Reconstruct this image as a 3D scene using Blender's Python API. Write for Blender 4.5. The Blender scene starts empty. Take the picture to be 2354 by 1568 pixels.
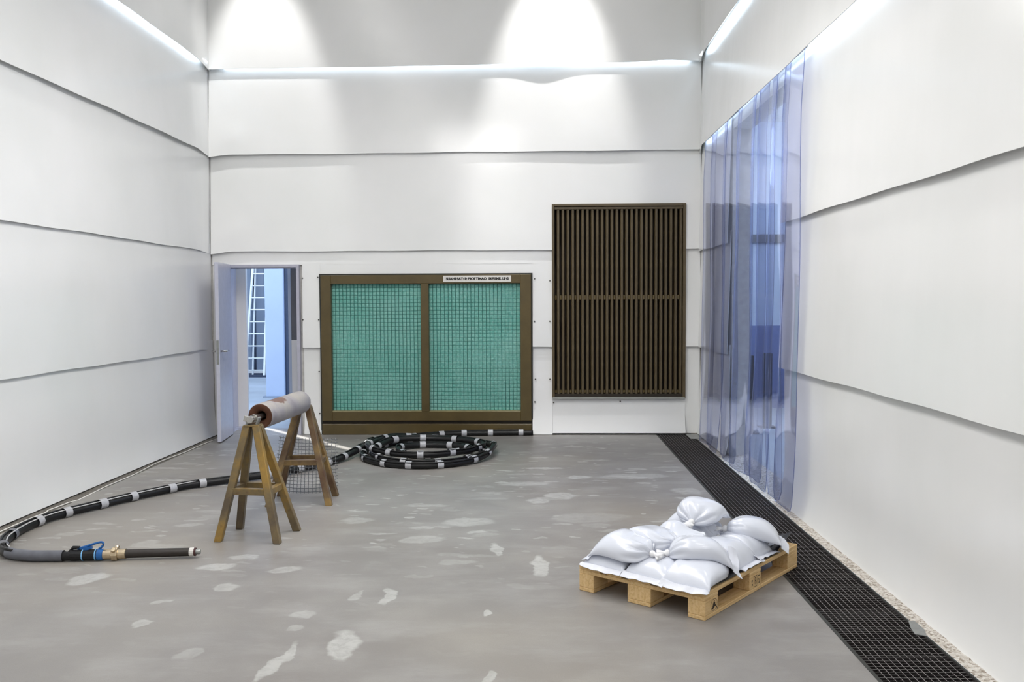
import bpy, bmesh, math, random
import numpy as np
from mathutils import Vector, Matrix

scn = bpy.context.scene
COL = scn.collection
rnd = random.Random(7)
PI = math.pi

# ------------------------------------------------------------------ camera, world, sun, exposure
cam = bpy.data.cameras.new('camera')
cam.sensor_width = 36.0
cam.lens = 2050.0 * 36.0 / 2354.0
cam.clip_start = 0.05
camo = bpy.data.objects.new('camera', cam)
COL.objects.link(camo)
camo.location = (0, 0, 1.65)
camo.matrix_world = (Matrix.Translation((0, 0, 1.65)) @ Matrix.Rotation(math.radians(1.491), 4, 'Z')
                     @ Matrix.Rotation(math.radians(90 - 2.619), 4, 'X') @ Matrix.Rotation(math.radians(-0.25), 4, 'Z'))
scn.camera = camo

world = bpy.data.worlds.new('sky')
scn.world = world
world.use_nodes = True
wn = world.node_tree
wn.nodes.clear()
wo = wn.nodes.new('ShaderNodeOutputWorld')
wb = wn.nodes.new('ShaderNodeBackground')
wb.inputs['Color'].default_value = (0.62, 0.78, 1.0, 1)
wb.inputs['Strength'].default_value = 3.2
wn.links.new(wb.outputs[0], wo.inputs[0])

def light(name, kind, loc, energy, color=(1, 1, 1), rot=(0, 0, 0), size=None, size_y=None, **kw):
    d = bpy.data.lights.new(name, kind)
    d.energy = energy
    d.color = color
    if kind == 'AREA':
        d.shape = 'RECTANGLE'
        d.size = size
        d.size_y = size_y or size
    for k, v in kw.items():
        setattr(d, k, v)
    o = bpy.data.objects.new(name, d)
    COL.objects.link(o)
    o.location = loc
    o.rotation_euler = rot
    return o

sun_dir = Vector((0.66 * math.cos(math.radians(38)), -0.75 * math.cos(math.radians(38)), -math.sin(math.radians(38))))
so = light('sun', 'SUN', (-8, 18, 12), 14.0, (1.0, 0.97, 0.92), angle=math.radians(0.5))
so.rotation_euler = sun_dir.to_track_quat('-Z', 'Y').to_euler()

# low middle row is added fill light; the higher rows are ceiling luminaires
WHITE = (1.0, 0.985, 0.965)
for y, z, e in ((-4.0, 4.1, 34), (-1.2, 4.1, 34), (1.6, 4.1, 34), (4.4, 4.1, 42), (7.1, 4.45, 94)):
    light('fill_light', 'AREA', (-0.98, y, z), e, WHITE, size=1.2, size_y=2.2)
for y in (-2.5, 0.5, 3.5, 6.5):
    for x in (-3.0, 1.0):
        light('ceiling_lamp', 'AREA', (x, y, 7.45), 31, WHITE, size=0.4, size_y=1.5)
# two wall washers close to the end wall
for x, e in ((-3.30, 420), (0.24, 560)):
    s = light('wall_washer', 'SPOT', (x, 9.7, 7.2), e, WHITE, spot_size=math.radians(34), spot_blend=0.6, shadow_soft_size=0.08)
    s.rotation_euler = Vector((0, 1.15, -3.0)).to_track_quat('-Z', 'Y').to_euler()
# added unseen light to brighten the side hall behind the strip curtain
light('annex_fill', 'POINT', (4.2, 10.2, 3.4), 330, (0.72, 0.85, 1.0), shadow_soft_size=0.5)

vs = scn.view_settings
scn.display_settings.display_device = 'sRGB'
vs.view_transform = 'Standard'
vs.look = 'None'
vs.gamma = 1.0
vs.use_curve_mapping = False
vs.exposure = 0.06
scn.cycles.max_bounces = 14
scn.cycles.diffuse_bounces = 6
scn.cycles.transparent_max_bounces = 32
scn.cycles.use_denoising = True
scn.cycles.sample_clamp_indirect = 6.0

# ------------------------------------------------------------------ materials
def srgb(r, g, b):
    def f(c):
        c /= 255.0
        return c / 12.92 if c <= 0.04045 else ((c + 0.055) / 1.055) ** 2.4
    return (f(r), f(g), f(b), 1.0)

class NT:
    def __init__(self, name):
        self.m = bpy.data.materials.new(name)
        self.m.use_nodes = True
        self.t = self.m.node_tree
        self.t.nodes.clear()
        self.out = self.t.nodes.new('ShaderNodeOutputMaterial')
    def n(self, typ, **kw):
        nd = self.t.nodes.new(typ)
        for k, v in kw.items():
            if k.startswith('i_'):
                nd.inputs[k[2:].replace('_', ' ')].default_value = v
            else:
                setattr(nd, k, v)
        return nd
    def l(self, a, b):
        self.t.links.new(a, b)
    def noise(self, coord, scale, detail=3, rough=0.5, vec_scale=None):
        if vec_scale:
            mp = self.n('ShaderNodeMapping')
            mp.inputs['Scale'].default_value = vec_scale
            self.l(coord, mp.inputs['Vector'])
            coord = mp.outputs[0]
        nd = self.n('ShaderNodeTexNoise')
        nd.inputs['Scale'].default_value = scale
        nd.inputs['Detail'].default_value = detail
        nd.inputs['Roughness'].default_value = rough
        self.l(coord, nd.inputs['Vector'])
        return nd.outputs['Fac']
    def ramp(self, fac, stops):
        r = self.n('ShaderNodeValToRGB')
        el = r.color_ramp.elements
        while len(el) < len(stops):
            el.new(0.5)
        for e, (p, c) in zip(el, stops):
            e.position = p
            e.color = c if len(c) == 4 else (*c, 1)
        self.l(fac, r.inputs[0])
        return r.outputs[0]
    def mix(self, fac, a, b, blend='MIX'):
        m = self.n('ShaderNodeMix', data_type='RGBA', blend_type=blend)
        for i, v in ((0, fac), (6, a), (7, b)):
            if isinstance(v, (int, float)):
                m.inputs[i].default_value = v
            elif isinstance(v, tuple):
                m.inputs[i].default_value = v
            else:
                self.l(v, m.inputs[i])
        return m.outputs[2]
    def math(self, op, a, b=None, clamp=False):
        m = self.n('ShaderNodeMath', operation=op, use_clamp=clamp)
        for i, v in ((0, a), (1, b)):
            if v is None:
                continue
            if isinstance(v, (int, float)):
                m.inputs[i].default_value = v
            else:
                self.l(v, m.inputs[i])
        return m.outputs[0]
    def smooth(self, v, a, b):
        m = self.n('ShaderNodeMapRange', interpolation_type='SMOOTHSTEP')
        m.inputs['From Min'].default_value = a
        m.inputs['From Max'].default_value = b
        self.l(v, m.inputs['Value'])
        return m.outputs[0]
    def bump(self, h, strength, dist=0.01):
        b = self.n('ShaderNodeBump')
        b.inputs['Strength'].default_value = strength
        b.inputs['Distance'].default_value = dist
        self.l(h, b.inputs['Height'])
        return b.outputs[0]
    def pbr(self, color, rough=0.5, metal=0.0, normal=None, spec=0.5, coat=0.0, coat_rough=0.1):
        p = self.n('ShaderNodeBsdfPrincipled')
        for k, v in (('Base Color', color), ('Roughness', rough), ('Metallic', metal), ('Specular IOR Level', spec),
                     ('Coat Weight', coat), ('Coat Roughness', coat_rough)):
            if isinstance(v, (int, float, tuple)):
                p.inputs[k].default_value = v
            else:
                self.l(v, p.inputs[k])
        if normal is not None:
            self.l(normal, p.inputs['Normal'])
        self.l(p.outputs[0], self.out.inputs[0])
        return p

def coord(t, kind='Object'):
    return t.n('ShaderNodeTexCoord').outputs[kind]

def simple(name, col, rough=0.5, metal=0.0, var=0.12, scale=18, bump=0.05, spec=0.5, vec=None, coat=0.0):
    t = NT(name)
    c = coord(t)
    f = t.noise(c, scale, 4, 0.6, vec)
    lo = tuple(x * (1 - var) for x in col[:3]) + (1,)
    hi = tuple(min(1, x * (1 + var)) for x in col[:3]) + (1,)
    color = t.ramp(f, [(0.3, lo), (0.7, hi)])
    f2 = t.noise(c, scale * 6, 2, 0.5, vec)
    t.pbr(color, rough, metal, t.bump(f2, bump, 0.004) if bump else None, spec, coat)
    return t.m

def sheet_material(name, vec):
    t = NT(name)
    c = coord(t)
    big = t.noise(c, 0.9, 3, 0.5)
    color = t.ramp(big, [(0.3, srgb(230, 231, 230)), (0.7, srgb(238, 238, 238))])
    st = t.noise(c, 0.8, 3, 0.6, vec)               # faint vertical streaks left by washing
    color = t.mix(t.math('MULTIPLY', t.smooth(st, 0.5, 0.8), 0.02), color, srgb(216, 215, 212))
    sp = t.noise(c, 2.0, 5, 0.7)
    color = t.mix(t.math('MULTIPLY', t.smooth(sp, 0.55, 0.9), 0.04), color, srgb(200, 198, 190))
    fine = t.noise(c, 2.0, 2, 0.5)
    und = t.noise(c, 1.6, 2, 0.5)
    rough = t.math('ADD', t.math('MULTIPLY', fine, 0.04), 0.18)
    stb = t.noise(c, 0.9, 2, 0.5, vec)
    hgt = t.math('ADD', t.math('MULTIPLY', und, 1.0), t.math('MULTIPLY', stb, 0.35))
    t.pbr(color, rough, 0, t.bump(hgt, 0.07, 0.05), 0.5)
    return t.m

M = {}
M['sheet_x'] = sheet_material('white_rubber_end', (6, 1, 0.25))
M['sheet_y'] = sheet_material('white_rubber_side', (1, 6, 0.25))
M['backing'] = simple('backing_plaster', srgb(205, 204, 200), 0.8)
M['ceiling'] = simple('ceiling_white', srgb(228, 228, 226), 0.7)
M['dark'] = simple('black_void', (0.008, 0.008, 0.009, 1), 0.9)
M['rubber'] = simple('black_rubber', (0.010, 0.010, 0.011, 1), 0.42, var=0.3, scale=40, bump=0.08, spec=0.3)
M['cable'] = simple('grey_cable', srgb(190, 190, 192), 0.45)
M['tape'] = simple('grey_tape', srgb(176, 177, 182), 0.32, var=0.12, scale=60)
M['tape_dark'] = simple('dark_tape', srgb(96, 98, 106), 0.35)
M['brown'] = simple('brown_paint', srgb(84, 71, 40), 0.36, var=0.14, scale=5, bump=0.02)
M['louver'] = simple('louver_brown', srgb(86, 74, 52), 0.42, var=0.14, scale=8, bump=0.02)
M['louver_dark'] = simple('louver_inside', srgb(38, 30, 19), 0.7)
M['gasket'] = simple('dark_gasket', srgb(40, 42, 38), 0.6)
M['galv'] = simple('galvanised_steel', srgb(150, 152, 150), 0.42, 0.6)
M['chrome'] = simple('bright_steel', srgb(190, 188, 184), 0.22, 0.95, var=0.08)
M['brass'] = simple('nickel_brass', srgb(204, 186, 158), 0.26, 0.95, var=0.12, scale=30)
M['blue'] = simple('blue_plastic', srgb(24, 92, 160), 0.4, var=0.15)
M['bluering'] = simple('pale_blue_clip', srgb(120, 180, 230), 0.4)
M['doorgrey'] = simple('door_paint', srgb(196, 197, 212), 0.22, var=0.04, bump=0.01)
M['frame'] = simple('door_frame_paint', srgb(176, 176, 190), 0.4, var=0.06)
M['screw'] = simple('screw_metal', srgb(96, 96, 92), 0.4, 0.7)
M['sign'] = simple('sign_plate', srgb(214, 211, 206), 0.5, var=0.03)
M['ink'] = simple('black_ink', (0.012, 0.012, 0.012, 1), 0.7)
M['stamp'] = simple('brand_ink', (0.035, 0.022, 0.012, 1), 0.8, var=0.5, scale=150)
M['mat'] = simple('black_slip_sheet', (0.018, 0.019, 0.022, 1), 0.4, var=0.25, scale=9)
M['bag'] = simple('white_poly_bag', srgb(207, 211, 222), 0.24, var=0.025, scale=7, bump=0.02, spec=0.5, coat=0.25)
M['seam'] = simple('bag_seam', srgb(206, 209, 219), 0.4, var=0.05, scale=30)
M['knot'] = simple('bag_tie', srgb(226, 226, 228), 0.4, var=0.05, scale=30)
M['yardfloor'] = simple('yard_concrete', srgb(150, 158, 168), 0.7, var=0.18, scale=0.9)
M['yardwhite'] = simple('yard_white', srgb(236, 234, 232), 0.7, var=0.03, scale=1)
M['yardblue'] = simple('yard_blue_paint', srgb(176, 190, 214), 0.55, var=0.05, scale=1)
M['cladding'] = simple('grey_cladding', srgb(120, 132, 150), 0.5, var=0.06, scale=2)
M['cladding_dark'] = simple('dark_cladding', srgb(52, 62, 84), 0.6)
M['alu'] = simple('ladder_aluminium', srgb(226, 230, 232), 0.35, 0.2, var=0.05)
M['darkglass'] = simple('dark_glazing', srgb(98, 100, 108), 0.12, var=0.1, scale=2, bump=0)
M['annex'] = simple('annex_wall', srgb(176, 186, 200), 0.6, var=0.06, scale=1.5)
M['annexbeam'] = simple('annex_rail', srgb(74, 76, 80), 0.5)
M['mesh'] = simple('galvanised_wire', srgb(92, 94, 98), 0.45, 0.5)
M['filterwire'] = simple('filter_wire', srgb(26, 98, 88), 0.5, 0.0)

def mat_led():
    t = NT('led_white')
    e = t.n('ShaderNodeEmission')
    e.inputs['Color'].default_value = (0.72, 0.86, 1.0, 1)
    e.inputs['Strength'].default_value = 10.0
    t.l(e.outputs[0], t.out.inputs[0])
    return t.m
M['led'] = mat_led()

def mat_floor():
    t = NT('worn_concrete')
    c = coord(t)
    big = t.noise(c, 0.55, 3, 0.5)
    mid = t.noise(c, 2.2, 4, 0.6)
    fine = t.noise(c, 150, 3, 0.7)
    color = t.ramp(big, [(0.3, srgb(121, 116, 113)), (0.5, srgb(129, 126, 124)), (0.7, srgb(138, 135, 131))])
    color = t.mix(t.math('MULTIPLY', t.smooth(mid, 0.42, 0.66), 0.35), color, srgb(152, 150, 146))
    warm = t.smooth(t.noise(c, 0.42, 2, 0.5), 0.45, 0.68)
    color = t.mix(t.math('MULTIPLY', warm, 0.45), color, srgb(154, 146, 132))
    color = t.mix(t.math('MULTIPLY', t.smooth(fine, 0.3, 0.7), 0.28), color, srgb(118, 113, 108))
    stk = t.smooth(t.noise(c, 1.0, 5, 0.65, (1.6, 4.2, 1)), 0.45, 0.72)
    color = t.mix(t.math('MULTIPLY', stk, 0.30), color, srgb(162, 161, 159))
    # distorted coordinate for flake outlines
    nz = t.n('ShaderNodeTexNoise')
    nz.inputs['Scale'].default_value = 6.0
    nz.inputs['Detail'].default_value = 3
    t.l(c, nz.inputs['Vector'])
    vm = t.n('ShaderNodeVectorMath', operation='MULTIPLY_ADD')
    t.l(nz.outputs['Color'], vm.inputs[0])
    vm.inputs[1].default_value = (0.16, 0.16, 0)
    t.l(c, vm.inputs[2])
    dc = vm.outputs[0]
    mask = None
    # scattered thin worn flakes
    for sc, rot, stretch, thr, seed in ((3.4, 0.14, (0.50, 1.1, 1), 0.24, 3.1), (6.0, 0.26, (0.42, 1.2, 1), 0.24, 9.4), (2.2, 0.34, (0.38, 1.5, 1), 0.20, 5.2), (9.0, 0.1, (0.5, 1.1, 1), 0.22, 1.4)):
        mp = t.n('ShaderNodeMapping')
        mp.inputs['Location'].default_value = (seed, seed * 1.7, 0)
        mp.inputs['Rotation'].default_value = (0, 0, rot)
        mp.inputs['Scale'].default_value = stretch
        t.l(dc, mp.inputs['Vector'])
        v = t.n('ShaderNodeTexVoronoi', voronoi_dimensions='2D')
        v.inputs['Scale'].default_value = sc
        t.l(mp.outputs[0], v.inputs['Vector'])
        sep = t.n('ShaderNodeSeparateColor')
        t.l(v.outputs['Color'], sep.inputs[0])
        rad = t.math('MULTIPLY', t.smooth(sep.outputs[0], 0.42, 1.0), thr)
        dd = t.math('SUBTRACT', rad, v.outputs['Distance'])
        k = t.math('MULTIPLY', t.smooth(dd, 0.0, 0.07), t.math('ADD', t.math('MULTIPLY', sep.outputs[1], 0.50), 0.10))
        mask = k if mask is None else t.math('MAXIMUM', mask, k)
    sepc = t.n('ShaderNodeSeparateXYZ')
    t.l(c, sepc.inputs[0])
    # the wear lies in the middle of the bay, thinning out towards the front
    zone = t.smooth(sepc.outputs[1], 4.6, 6.4)
    zn = t.smooth(t.noise(c, 0.8, 2, 0.5), 0.28, 0.5)
    mask = t.math('MULTIPLY', mask, t.math('MULTIPLY', t.math('ADD', t.math('MULTIPLY', zone, 0.9), 0.10), zn))
    # larger single flakes
    for (x, y, rx, ry, rot, a) in ((-0.93, 4.203, 0.080, 0.19, 0.15, .8), (-2.668, 5.19, 0.13, 0.10, 0.7, .8), (0.022, 5.483, 0.05, 0.22, 0, .85),
                                (-0.271, 5.85, 0.034, 0.16, 0.12, .75), (-0.83, 4.886, 0.033, 0.15, 0.12, .75), (-0.999, 4.898, 0.026, 0.09, -0.2, .5),
                                (-1.99, 5.433, 0.13, 0.07, 0.25, .7), (-1.79, 5.04, 0.07, 0.07, 0.5, .6), (-2.03, 4.466, 0.04, 0.07, 0, .6),
                                (-1.183, 3.992, 0.035, 0.24, -0.15, .7), (-0.259, 4.65, 0.022, 0.045, 0, .8), (-0.211, 3.828, 0.028, 0.06, 0, .7),
                                (-1.633, 4.06, 0.07, 0.06, 0.4, .35), (-1.543, 5.376, 0.11, 0.06, 0.1, .6), (-2.053, 4.79, 0.06, 0.035, 0.5, .6),
                                (-1.225, 4.617, 0.07, 0.05, 0.4, .5), (-0.492, 6.569, 0.19, 0.13, 0.1, .55), (-0.787, 6.082, 0.15, 0.10, 0.3, .5),
                                (0.215, 7.461, 0.13, 0.14, 0.2, .65), (0.03, 7.264, 0.11, 0.09, 0.1, .6), (1.30, 7.638, 0.13, 0.13, 0.1, .5),
                                (-2.648, 5.953, 0.09, 0.10, 0.2, .4), (-1.198, 4.429, 0.04, 0.045, 0.3, .4), (-0.084, 7.959, 0.23, 0.09, 0.1, .55),
                                (-1.89, 5.651, 0.09, 0.07, 0.1, .55), (-1.351, 6.628, 0.13, 0.11, 0.1, .45), (0.4, 6.7, 0.30, 0.16, 0.2, .3), (0.9, 8.3, 0.35, 0.12, 0.1, .4)):
        mp = t.n('ShaderNodeMapping', vector_type='TEXTURE')
        mp.inputs['Location'].default_value = (x + 0.08, y + 0.08, 0)
        mp.inputs['Rotation'].default_value = (0, 0, rot)
        mp.inputs['Scale'].default_value = (rx, ry, 1)
        t.l(dc, mp.inputs['Vector'])
        ln = t.n('ShaderNodeVectorMath', operation='LENGTH')
        t.l(mp.outputs[0], ln.inputs[0])
        k = t.math('MULTIPLY', t.math('SUBTRACT', 1.0, t.smooth(ln.outputs['Value'], 0.8, 1.12)), a * 0.75)
        mask = t.math('MAXIMUM', mask, k)
    brk = t.smooth(t.noise(dc, 16, 4, 0.7), 0.30, 0.62)
    mask = t.math('MULTIPLY', mask, t.math('ADD', t.math('MULTIPLY', brk, 0.45), 0.50))
    color = t.mix(mask, color, srgb(196, 197, 194))
    rough = t.math('SUBTRACT', 0.42, t.math('MULTIPLY', mask, 0.10))
    t.pbr(color, rough, 0, t.bump(fine, 0.15, 0.004), 0.5)
    return t.m
M['floor'] = mat_floor()

def mat_gravel():
    t = NT('exposed_aggregate')
    c = coord(t)
    v = t.n('ShaderNodeTexVoronoi')
    v.inputs['Scale'].default_value = 90
    t.l(c, v.inputs['Vector'])
    sep = t.n('ShaderNodeSeparateColor')
    t.l(v.outputs['Color'], sep.inputs[0])
    col = t.ramp(sep.outputs[0], [(0.0, srgb(132, 120, 106)), (0.35, srgb(186, 178, 168)), (0.8, srgb(214, 209, 202))])
    t.pbr(col, 0.8, 0, t.bump(v.outputs['Distance'], 0.6, 0.01), 0.3)
    return t.m
M['gravel'] = mat_gravel()

def mat_edge():
    t = NT('rough_channel_concrete')
    c = coord(t)
    f = t.noise(c, 60, 4, 0.7)
    col = t.ramp(f, [(0.3, srgb(84, 80, 74)), (0.7, srgb(138, 133, 126))])
    t.pbr(col, 0.9, 0, t.bump(f, 0.7, 0.01), 0.2)
    return t.m
M['edge'] = mat_edge()

def mat_wood():
    t = NT('pallet_wood')
    c = coord(t)
    g = t.noise(c, 6, 5, 0.6, (1, 12, 12))
    w = t.noise(c, 5, 3, 0.5)
    col = t.ramp(g, [(0.25, srgb(186, 150, 100)), (0.5, srgb(212, 180, 130)), (0.8, srgb(224, 198, 154))])
    col = t.mix(t.math('MULTIPLY', t.smooth(w, 0.55, 0.8), 0.35), col, srgb(160, 120, 76))
    t.pbr(col, 0.65, 0, t.bump(g, 0.15, 0.004), 0.3)
    return t.m
M['wood'] = mat_wood()

def mat_trestle():
    t = NT('worn_yellow_steel')
    c = coord(t, 'Object')
    g = t.n('ShaderNodeNewGeometry').outputs['Position']
    f = t.noise(g, 3.0, 4, 0.55)
    f2 = t.noise(g, 26, 4, 0.7)
    s = t.math('ADD', t.math('MULTIPLY', f, 0.8), t.math('MULTIPLY', f2, 0.2))
    col = t.ramp(s, [(0.36, srgb(92, 80, 64)), (0.50, srgb(118, 102, 72)), (0.60, srgb(142, 114, 60)), (0.72, srgb(172, 136, 62))])
    rust = t.smooth(t.noise(g, 14, 4, 0.7), 0.60, 0.72)
    col = t.mix(t.math('MULTIPLY', rust, 0.6), col, srgb(84, 56, 36))
    t.pbr(col, 0.42, 0.25, t.bump(f2, 0.12, 0.004), 0.5)
    return t.m
M['trestle'] = mat_trestle()

def mat_trestle2():
    t = NT('worn_brown_steel')
    g = t.n('ShaderNodeNewGeometry').outputs['Position']
    f = t.noise(g, 6.0, 4, 0.6)
    f2 = t.noise(g, 26, 4, 0.7)
    col = t.ramp(f, [(0.32, srgb(86, 62, 46)), (0.5, srgb(112, 92, 66)), (0.68, srgb(150, 122, 70))])
    t.pbr(col, 0.42, 0.25, t.bump(f2, 0.12, 0.004), 0.5)
    return t.m
M['trestle2'] = mat_trestle2()

def mat_pipe():
    t = NT('sandblasted_steel')
    c = coord(t)
    f = t.noise(c, 4.0, 4, 0.6)
    f2 = t.noise(c, 120, 2, 0.6)
    col = t.ramp(f, [(0.3, srgb(126, 122, 127)), (0.5, srgb(146, 142, 144)), (0.72, srgb(166, 160, 148))])
    # one patch the blasting has not reached yet, on the top of the tube
    nz = t.n('ShaderNodeTexNoise')
    nz.inputs['Scale'].default_value = 12
    t.l(c, nz.inputs['Vector'])
    vm = t.n('ShaderNodeVectorMath', operation='MULTIPLY_ADD')
    t.l(nz.outputs['Color'], vm.inputs[0])
    vm.inputs[1].default_value = (0.09, 0.09, 0.09)
    t.l(c, vm.inputs[2])
    mp = t.n('ShaderNodeMapping', vector_type='TEXTURE')
    mp.inputs['Location'].default_value = (0.052, -0.10, 0.125)
    mp.inputs['Scale'].default_value = (0.085, 0.15, 0.085)
    t.l(vm.outputs[0], mp.inputs['Vector'])
    ln = t.n('ShaderNodeVectorMath', operation='LENGTH')
    t.l(mp.outputs[0], ln.inputs[0])
    k = t.math('SUBTRACT', 1.0, t.smooth(ln.outputs['Value'], 0.80, 0.92))
    col = t.mix(k, col, srgb(108, 84, 76))
    t.pbr(col, 0.6, 0.1, t.bump(f2, 0.15, 0.003), 0.4)
    return t.m
M['pipe'] = mat_pipe()
M['rust'] = simple('rusty_end', srgb(84, 50, 32), 0.7, 0.1, var=0.45, scale=14, bump=0.2)

def mat_filter():
    t = NT('green_filter_fleece')
    c = coord(t)
    f = t.noise(c, 2.0, 3, 0.5)
    f2 = t.noise(c, 34, 4, 0.65)
    col = t.ramp(f, [(0.3, srgb(100, 174, 162)), (0.7, srgb(128, 188, 178))])
    col = t.mix(t.math('MULTIPLY', t.smooth(f2, 0.35, 0.72), 0.42), col, srgb(172, 214, 206))
    t.pbr(col, 0.6, 0, t.bump(f2, 0.35, 0.01), 0.3)
    return t.m
M['filter'] = mat_filter()

def mat_pvc(name, tint, haze):
    t = NT(name)
    lw = t.n('ShaderNodeLayerWeight')
    lw.inputs['Blend'].default_value = 0.28
    tr = t.n('ShaderNodeBsdfTransparent')
    tr.inputs['Color'].default_value = tint
    gl = t.n('ShaderNodeBsdfGlossy')
    gl.inputs['Roughness'].default_value = 0.06
    gl.inputs['Color'].default_value = (0.86, 0.9, 1.0, 1)
    df = t.n('ShaderNodeBsdfTranslucent')
    df.inputs['Color'].default_value = (0.66, 0.70, 0.88, 1)
    m1 = t.n('ShaderNodeMixShader')
    m1.inputs[0].default_value = haze
    t.l(tr.outputs[0], m1.inputs[1])
    t.l(df.outputs[0], m1.inputs[2])
    m2 = t.n('ShaderNodeMixShader')
    fr = t.math('MULTIPLY', lw.outputs['Fresnel'], 0.42)
    t.l(fr, m2.inputs[0])
    t.l(m1.outputs[0], m2.inputs[1])
    t.l(gl.outputs[0], m2.inputs[2])
    t.l(m2.outputs[0], t.out.inputs[0])
    return t.m
M['pvc'] = mat_pvc('clear_blue_pvc', (0.935, 0.94, 0.982, 1), 0.025)
M['pvc_edge'] = mat_pvc('pvc_cut_edge', (0.30, 0.34, 0.62, 1), 0.25)

# ------------------------------------------------------------------ mesh helpers
def link(name, me, mat=None, parent=None, loc=None, smooth=False):
    o = bpy.data.objects.new(name, me)
    COL.objects.link(o)
    if mat is not None:
        for m in (mat if isinstance(mat, (list, tuple)) else [mat]):
            me.materials.append(m)
    if parent is not None:
        o.parent = parent
    if loc is not None:
        o.location = loc
    if smooth:
        for p in me.polygons:
            p.use_smooth = True
    return o

def dupe(src, name, parent, loc=None, rot=None):
    o = src.copy()
    COL.objects.link(o)
    o.name = name
    o.parent = parent
    if loc is not None:
        o.location = loc
    if rot is not None:
        o.rotation_euler = rot
    return o

def tag(o, label=None, cat=None, group=None, kind=None):
    if label: o['label'] = label
    if cat: o['category'] = cat
    if group: o['group'] = group
    if kind: o['kind'] = kind
    return o

def thing(name, label, cat, loc=(0, 0, 0), rotz=0.0, group=None):
    o = bpy.data.objects.new(name, None)
    o.empty_display_size = 0.1
    COL.objects.link(o)
    o.location = loc
    o.rotation_euler = (0, 0, rotz)
    return tag(o, label, cat, group)

def struct(name):
    o = bpy.data.objects.new(name, None)
    COL.objects.link(o)
    o['kind'] = 'structure'
    return o

class MB:
    def __init__(self):
        self.v, self.f, self.mi = [], [], []
    def add(self, vs_, fs, mi=0):
        b = len(self.v)
        self.v += [tuple(p) for p in vs_]
        self.f += [tuple(b + i for i in f) for f in fs]
        self.mi += [mi] * len(fs)
    def box(self, x0, x1, y0, y1, z0, z1, mi=0):
        self.add([(x0, y0, z0), (x1, y0, z0), (x1, y1, z0), (x0, y1, z0), (x0, y0, z1), (x1, y0, z1), (x1, y1, z1), (x0, y1, z1)],
                 [(3, 2, 1, 0), (4, 5, 6, 7), (0, 1, 5, 4), (1, 2, 6, 5), (2, 3, 7, 6), (3, 0, 4, 7)], mi)
    def bar(self, p, q, w, h, up=(0, 0, 1), mi=0):
        p, q = Vector(p), Vector(q)
        d = (q - p).normalized()
        s = d.cross(Vector(up)).normalized()
        u = s.cross(d).normalized()
        vs_ = []
        for c in (p, q):
            for a, b in ((-1, -1), (1, -1), (1, 1), (-1, 1)):
                vs_.append(c + s * a * w / 2 + u * b * h / 2)
        self.add(vs_, [(3, 2, 1, 0), (4, 5, 6, 7), (0, 1, 5, 4), (1, 2, 6, 5), (2, 3, 7, 6), (3, 0, 4, 7)], mi)
    def tube(self, pts, r, n=10, cap=True, mi=0, ups=(0, 0, 1)):
        pts = [Vector(p) for p in pts]
        rs = r if isinstance(r, (list, tuple)) else [r] * len(pts)
        b = len(self.v)
        for i, p in enumerate(pts):
            d = (pts[min(i + 1, len(pts) - 1)] - pts[max(i - 1, 0)])
            d = d.normalized() if d.length > 1e-9 else Vector((1, 0, 0))
            s = d.cross(Vector(ups))
            s = s.normalized() if s.length > 1e-6 else Vector((1, 0, 0))
            u = s.cross(d).normalized()
            for k in range(n):
                a = 2 * PI * k / n
                self.v.append(tuple(p + (s * math.cos(a) + u * math.sin(a)) * rs[i]))
        for i in range(len(pts) - 1):
            for k in range(n):
                k2 = (k + 1) % n
                self.f.append((b + i * n + k, b + i * n + k2, b + (i + 1) * n + k2, b + (i + 1) * n + k))
                self.mi.append(mi)
        if cap:
            self.f.append(tuple(b + k for k in reversed(range(n))))
            self.f.append(tuple(b + (len(pts) - 1) * n + k for k in range(n)))
            self.mi += [mi, mi]
    def grid(self, P, mi=0):
        nr, nc = len(P), len(P[0])
        b = len(self.v)
        for row in P:
            self.v += [tuple(p) for p in row]
        for i in range(nr - 1):
            for j in range(nc - 1):
                self.f.append((b + i * nc + j, b + i * nc + j + 1, b + (i + 1) * nc + j + 1, b + (i + 1) * nc + j))
                self.mi.append(mi)
    def mesh(self, name):
        me = bpy.data.meshes.new(name)
        me.from_pydata(self.v, [], self.f)
        if any(self.mi):
            me.polygons.foreach_set('material_index', self.mi)
        me.update()
        return me
    def build(self, name, mat, parent=None, loc=None, smooth=False, bevel=0):
        me = self.mesh(name)
        if bevel:
            bm = bmesh.new()
            bm.from_mesh(me)
            bmesh.ops.bevel(bm, geom=bm.edges[:] + bm.verts[:], offset=bevel, segments=1, affect='EDGES', profile=0.5)
            bm.to_mesh(me)
            bm.free()
        o = link(name, me, mat, parent, loc, smooth)
        return o

def boxo(name, mat, parent, x0, x1, y0, y1, z0, z1, bevel=0.0):
    b = MB()
    b.box(x0, x1, y0, y1, z0, z1)
    return b.build(name, mat, parent, bevel=bevel)

def thick(o, t, offset=0.0, rim=None):
    sm = o.modifiers.new('thickness', 'SOLIDIFY')
    sm.thickness = t
    sm.offset = offset
    if rim:
        sm.material_offset_rim = rim
    es = o.modifiers.new('crisp', 'EDGE_SPLIT')
    es.split_angle = math.radians(45)

def autosmooth(o, ang=40):
    me = o.data
    for p in me.polygons:
        p.use_smooth = True
    bm = bmesh.new()
    bm.from_mesh(me)
    for e in bm.edges:
        if len(e.link_faces) == 2 and e.calc_face_angle(0) > math.radians(ang):
            e.smooth = False
    bm.to_mesh(me)
    bm.free()

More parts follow.
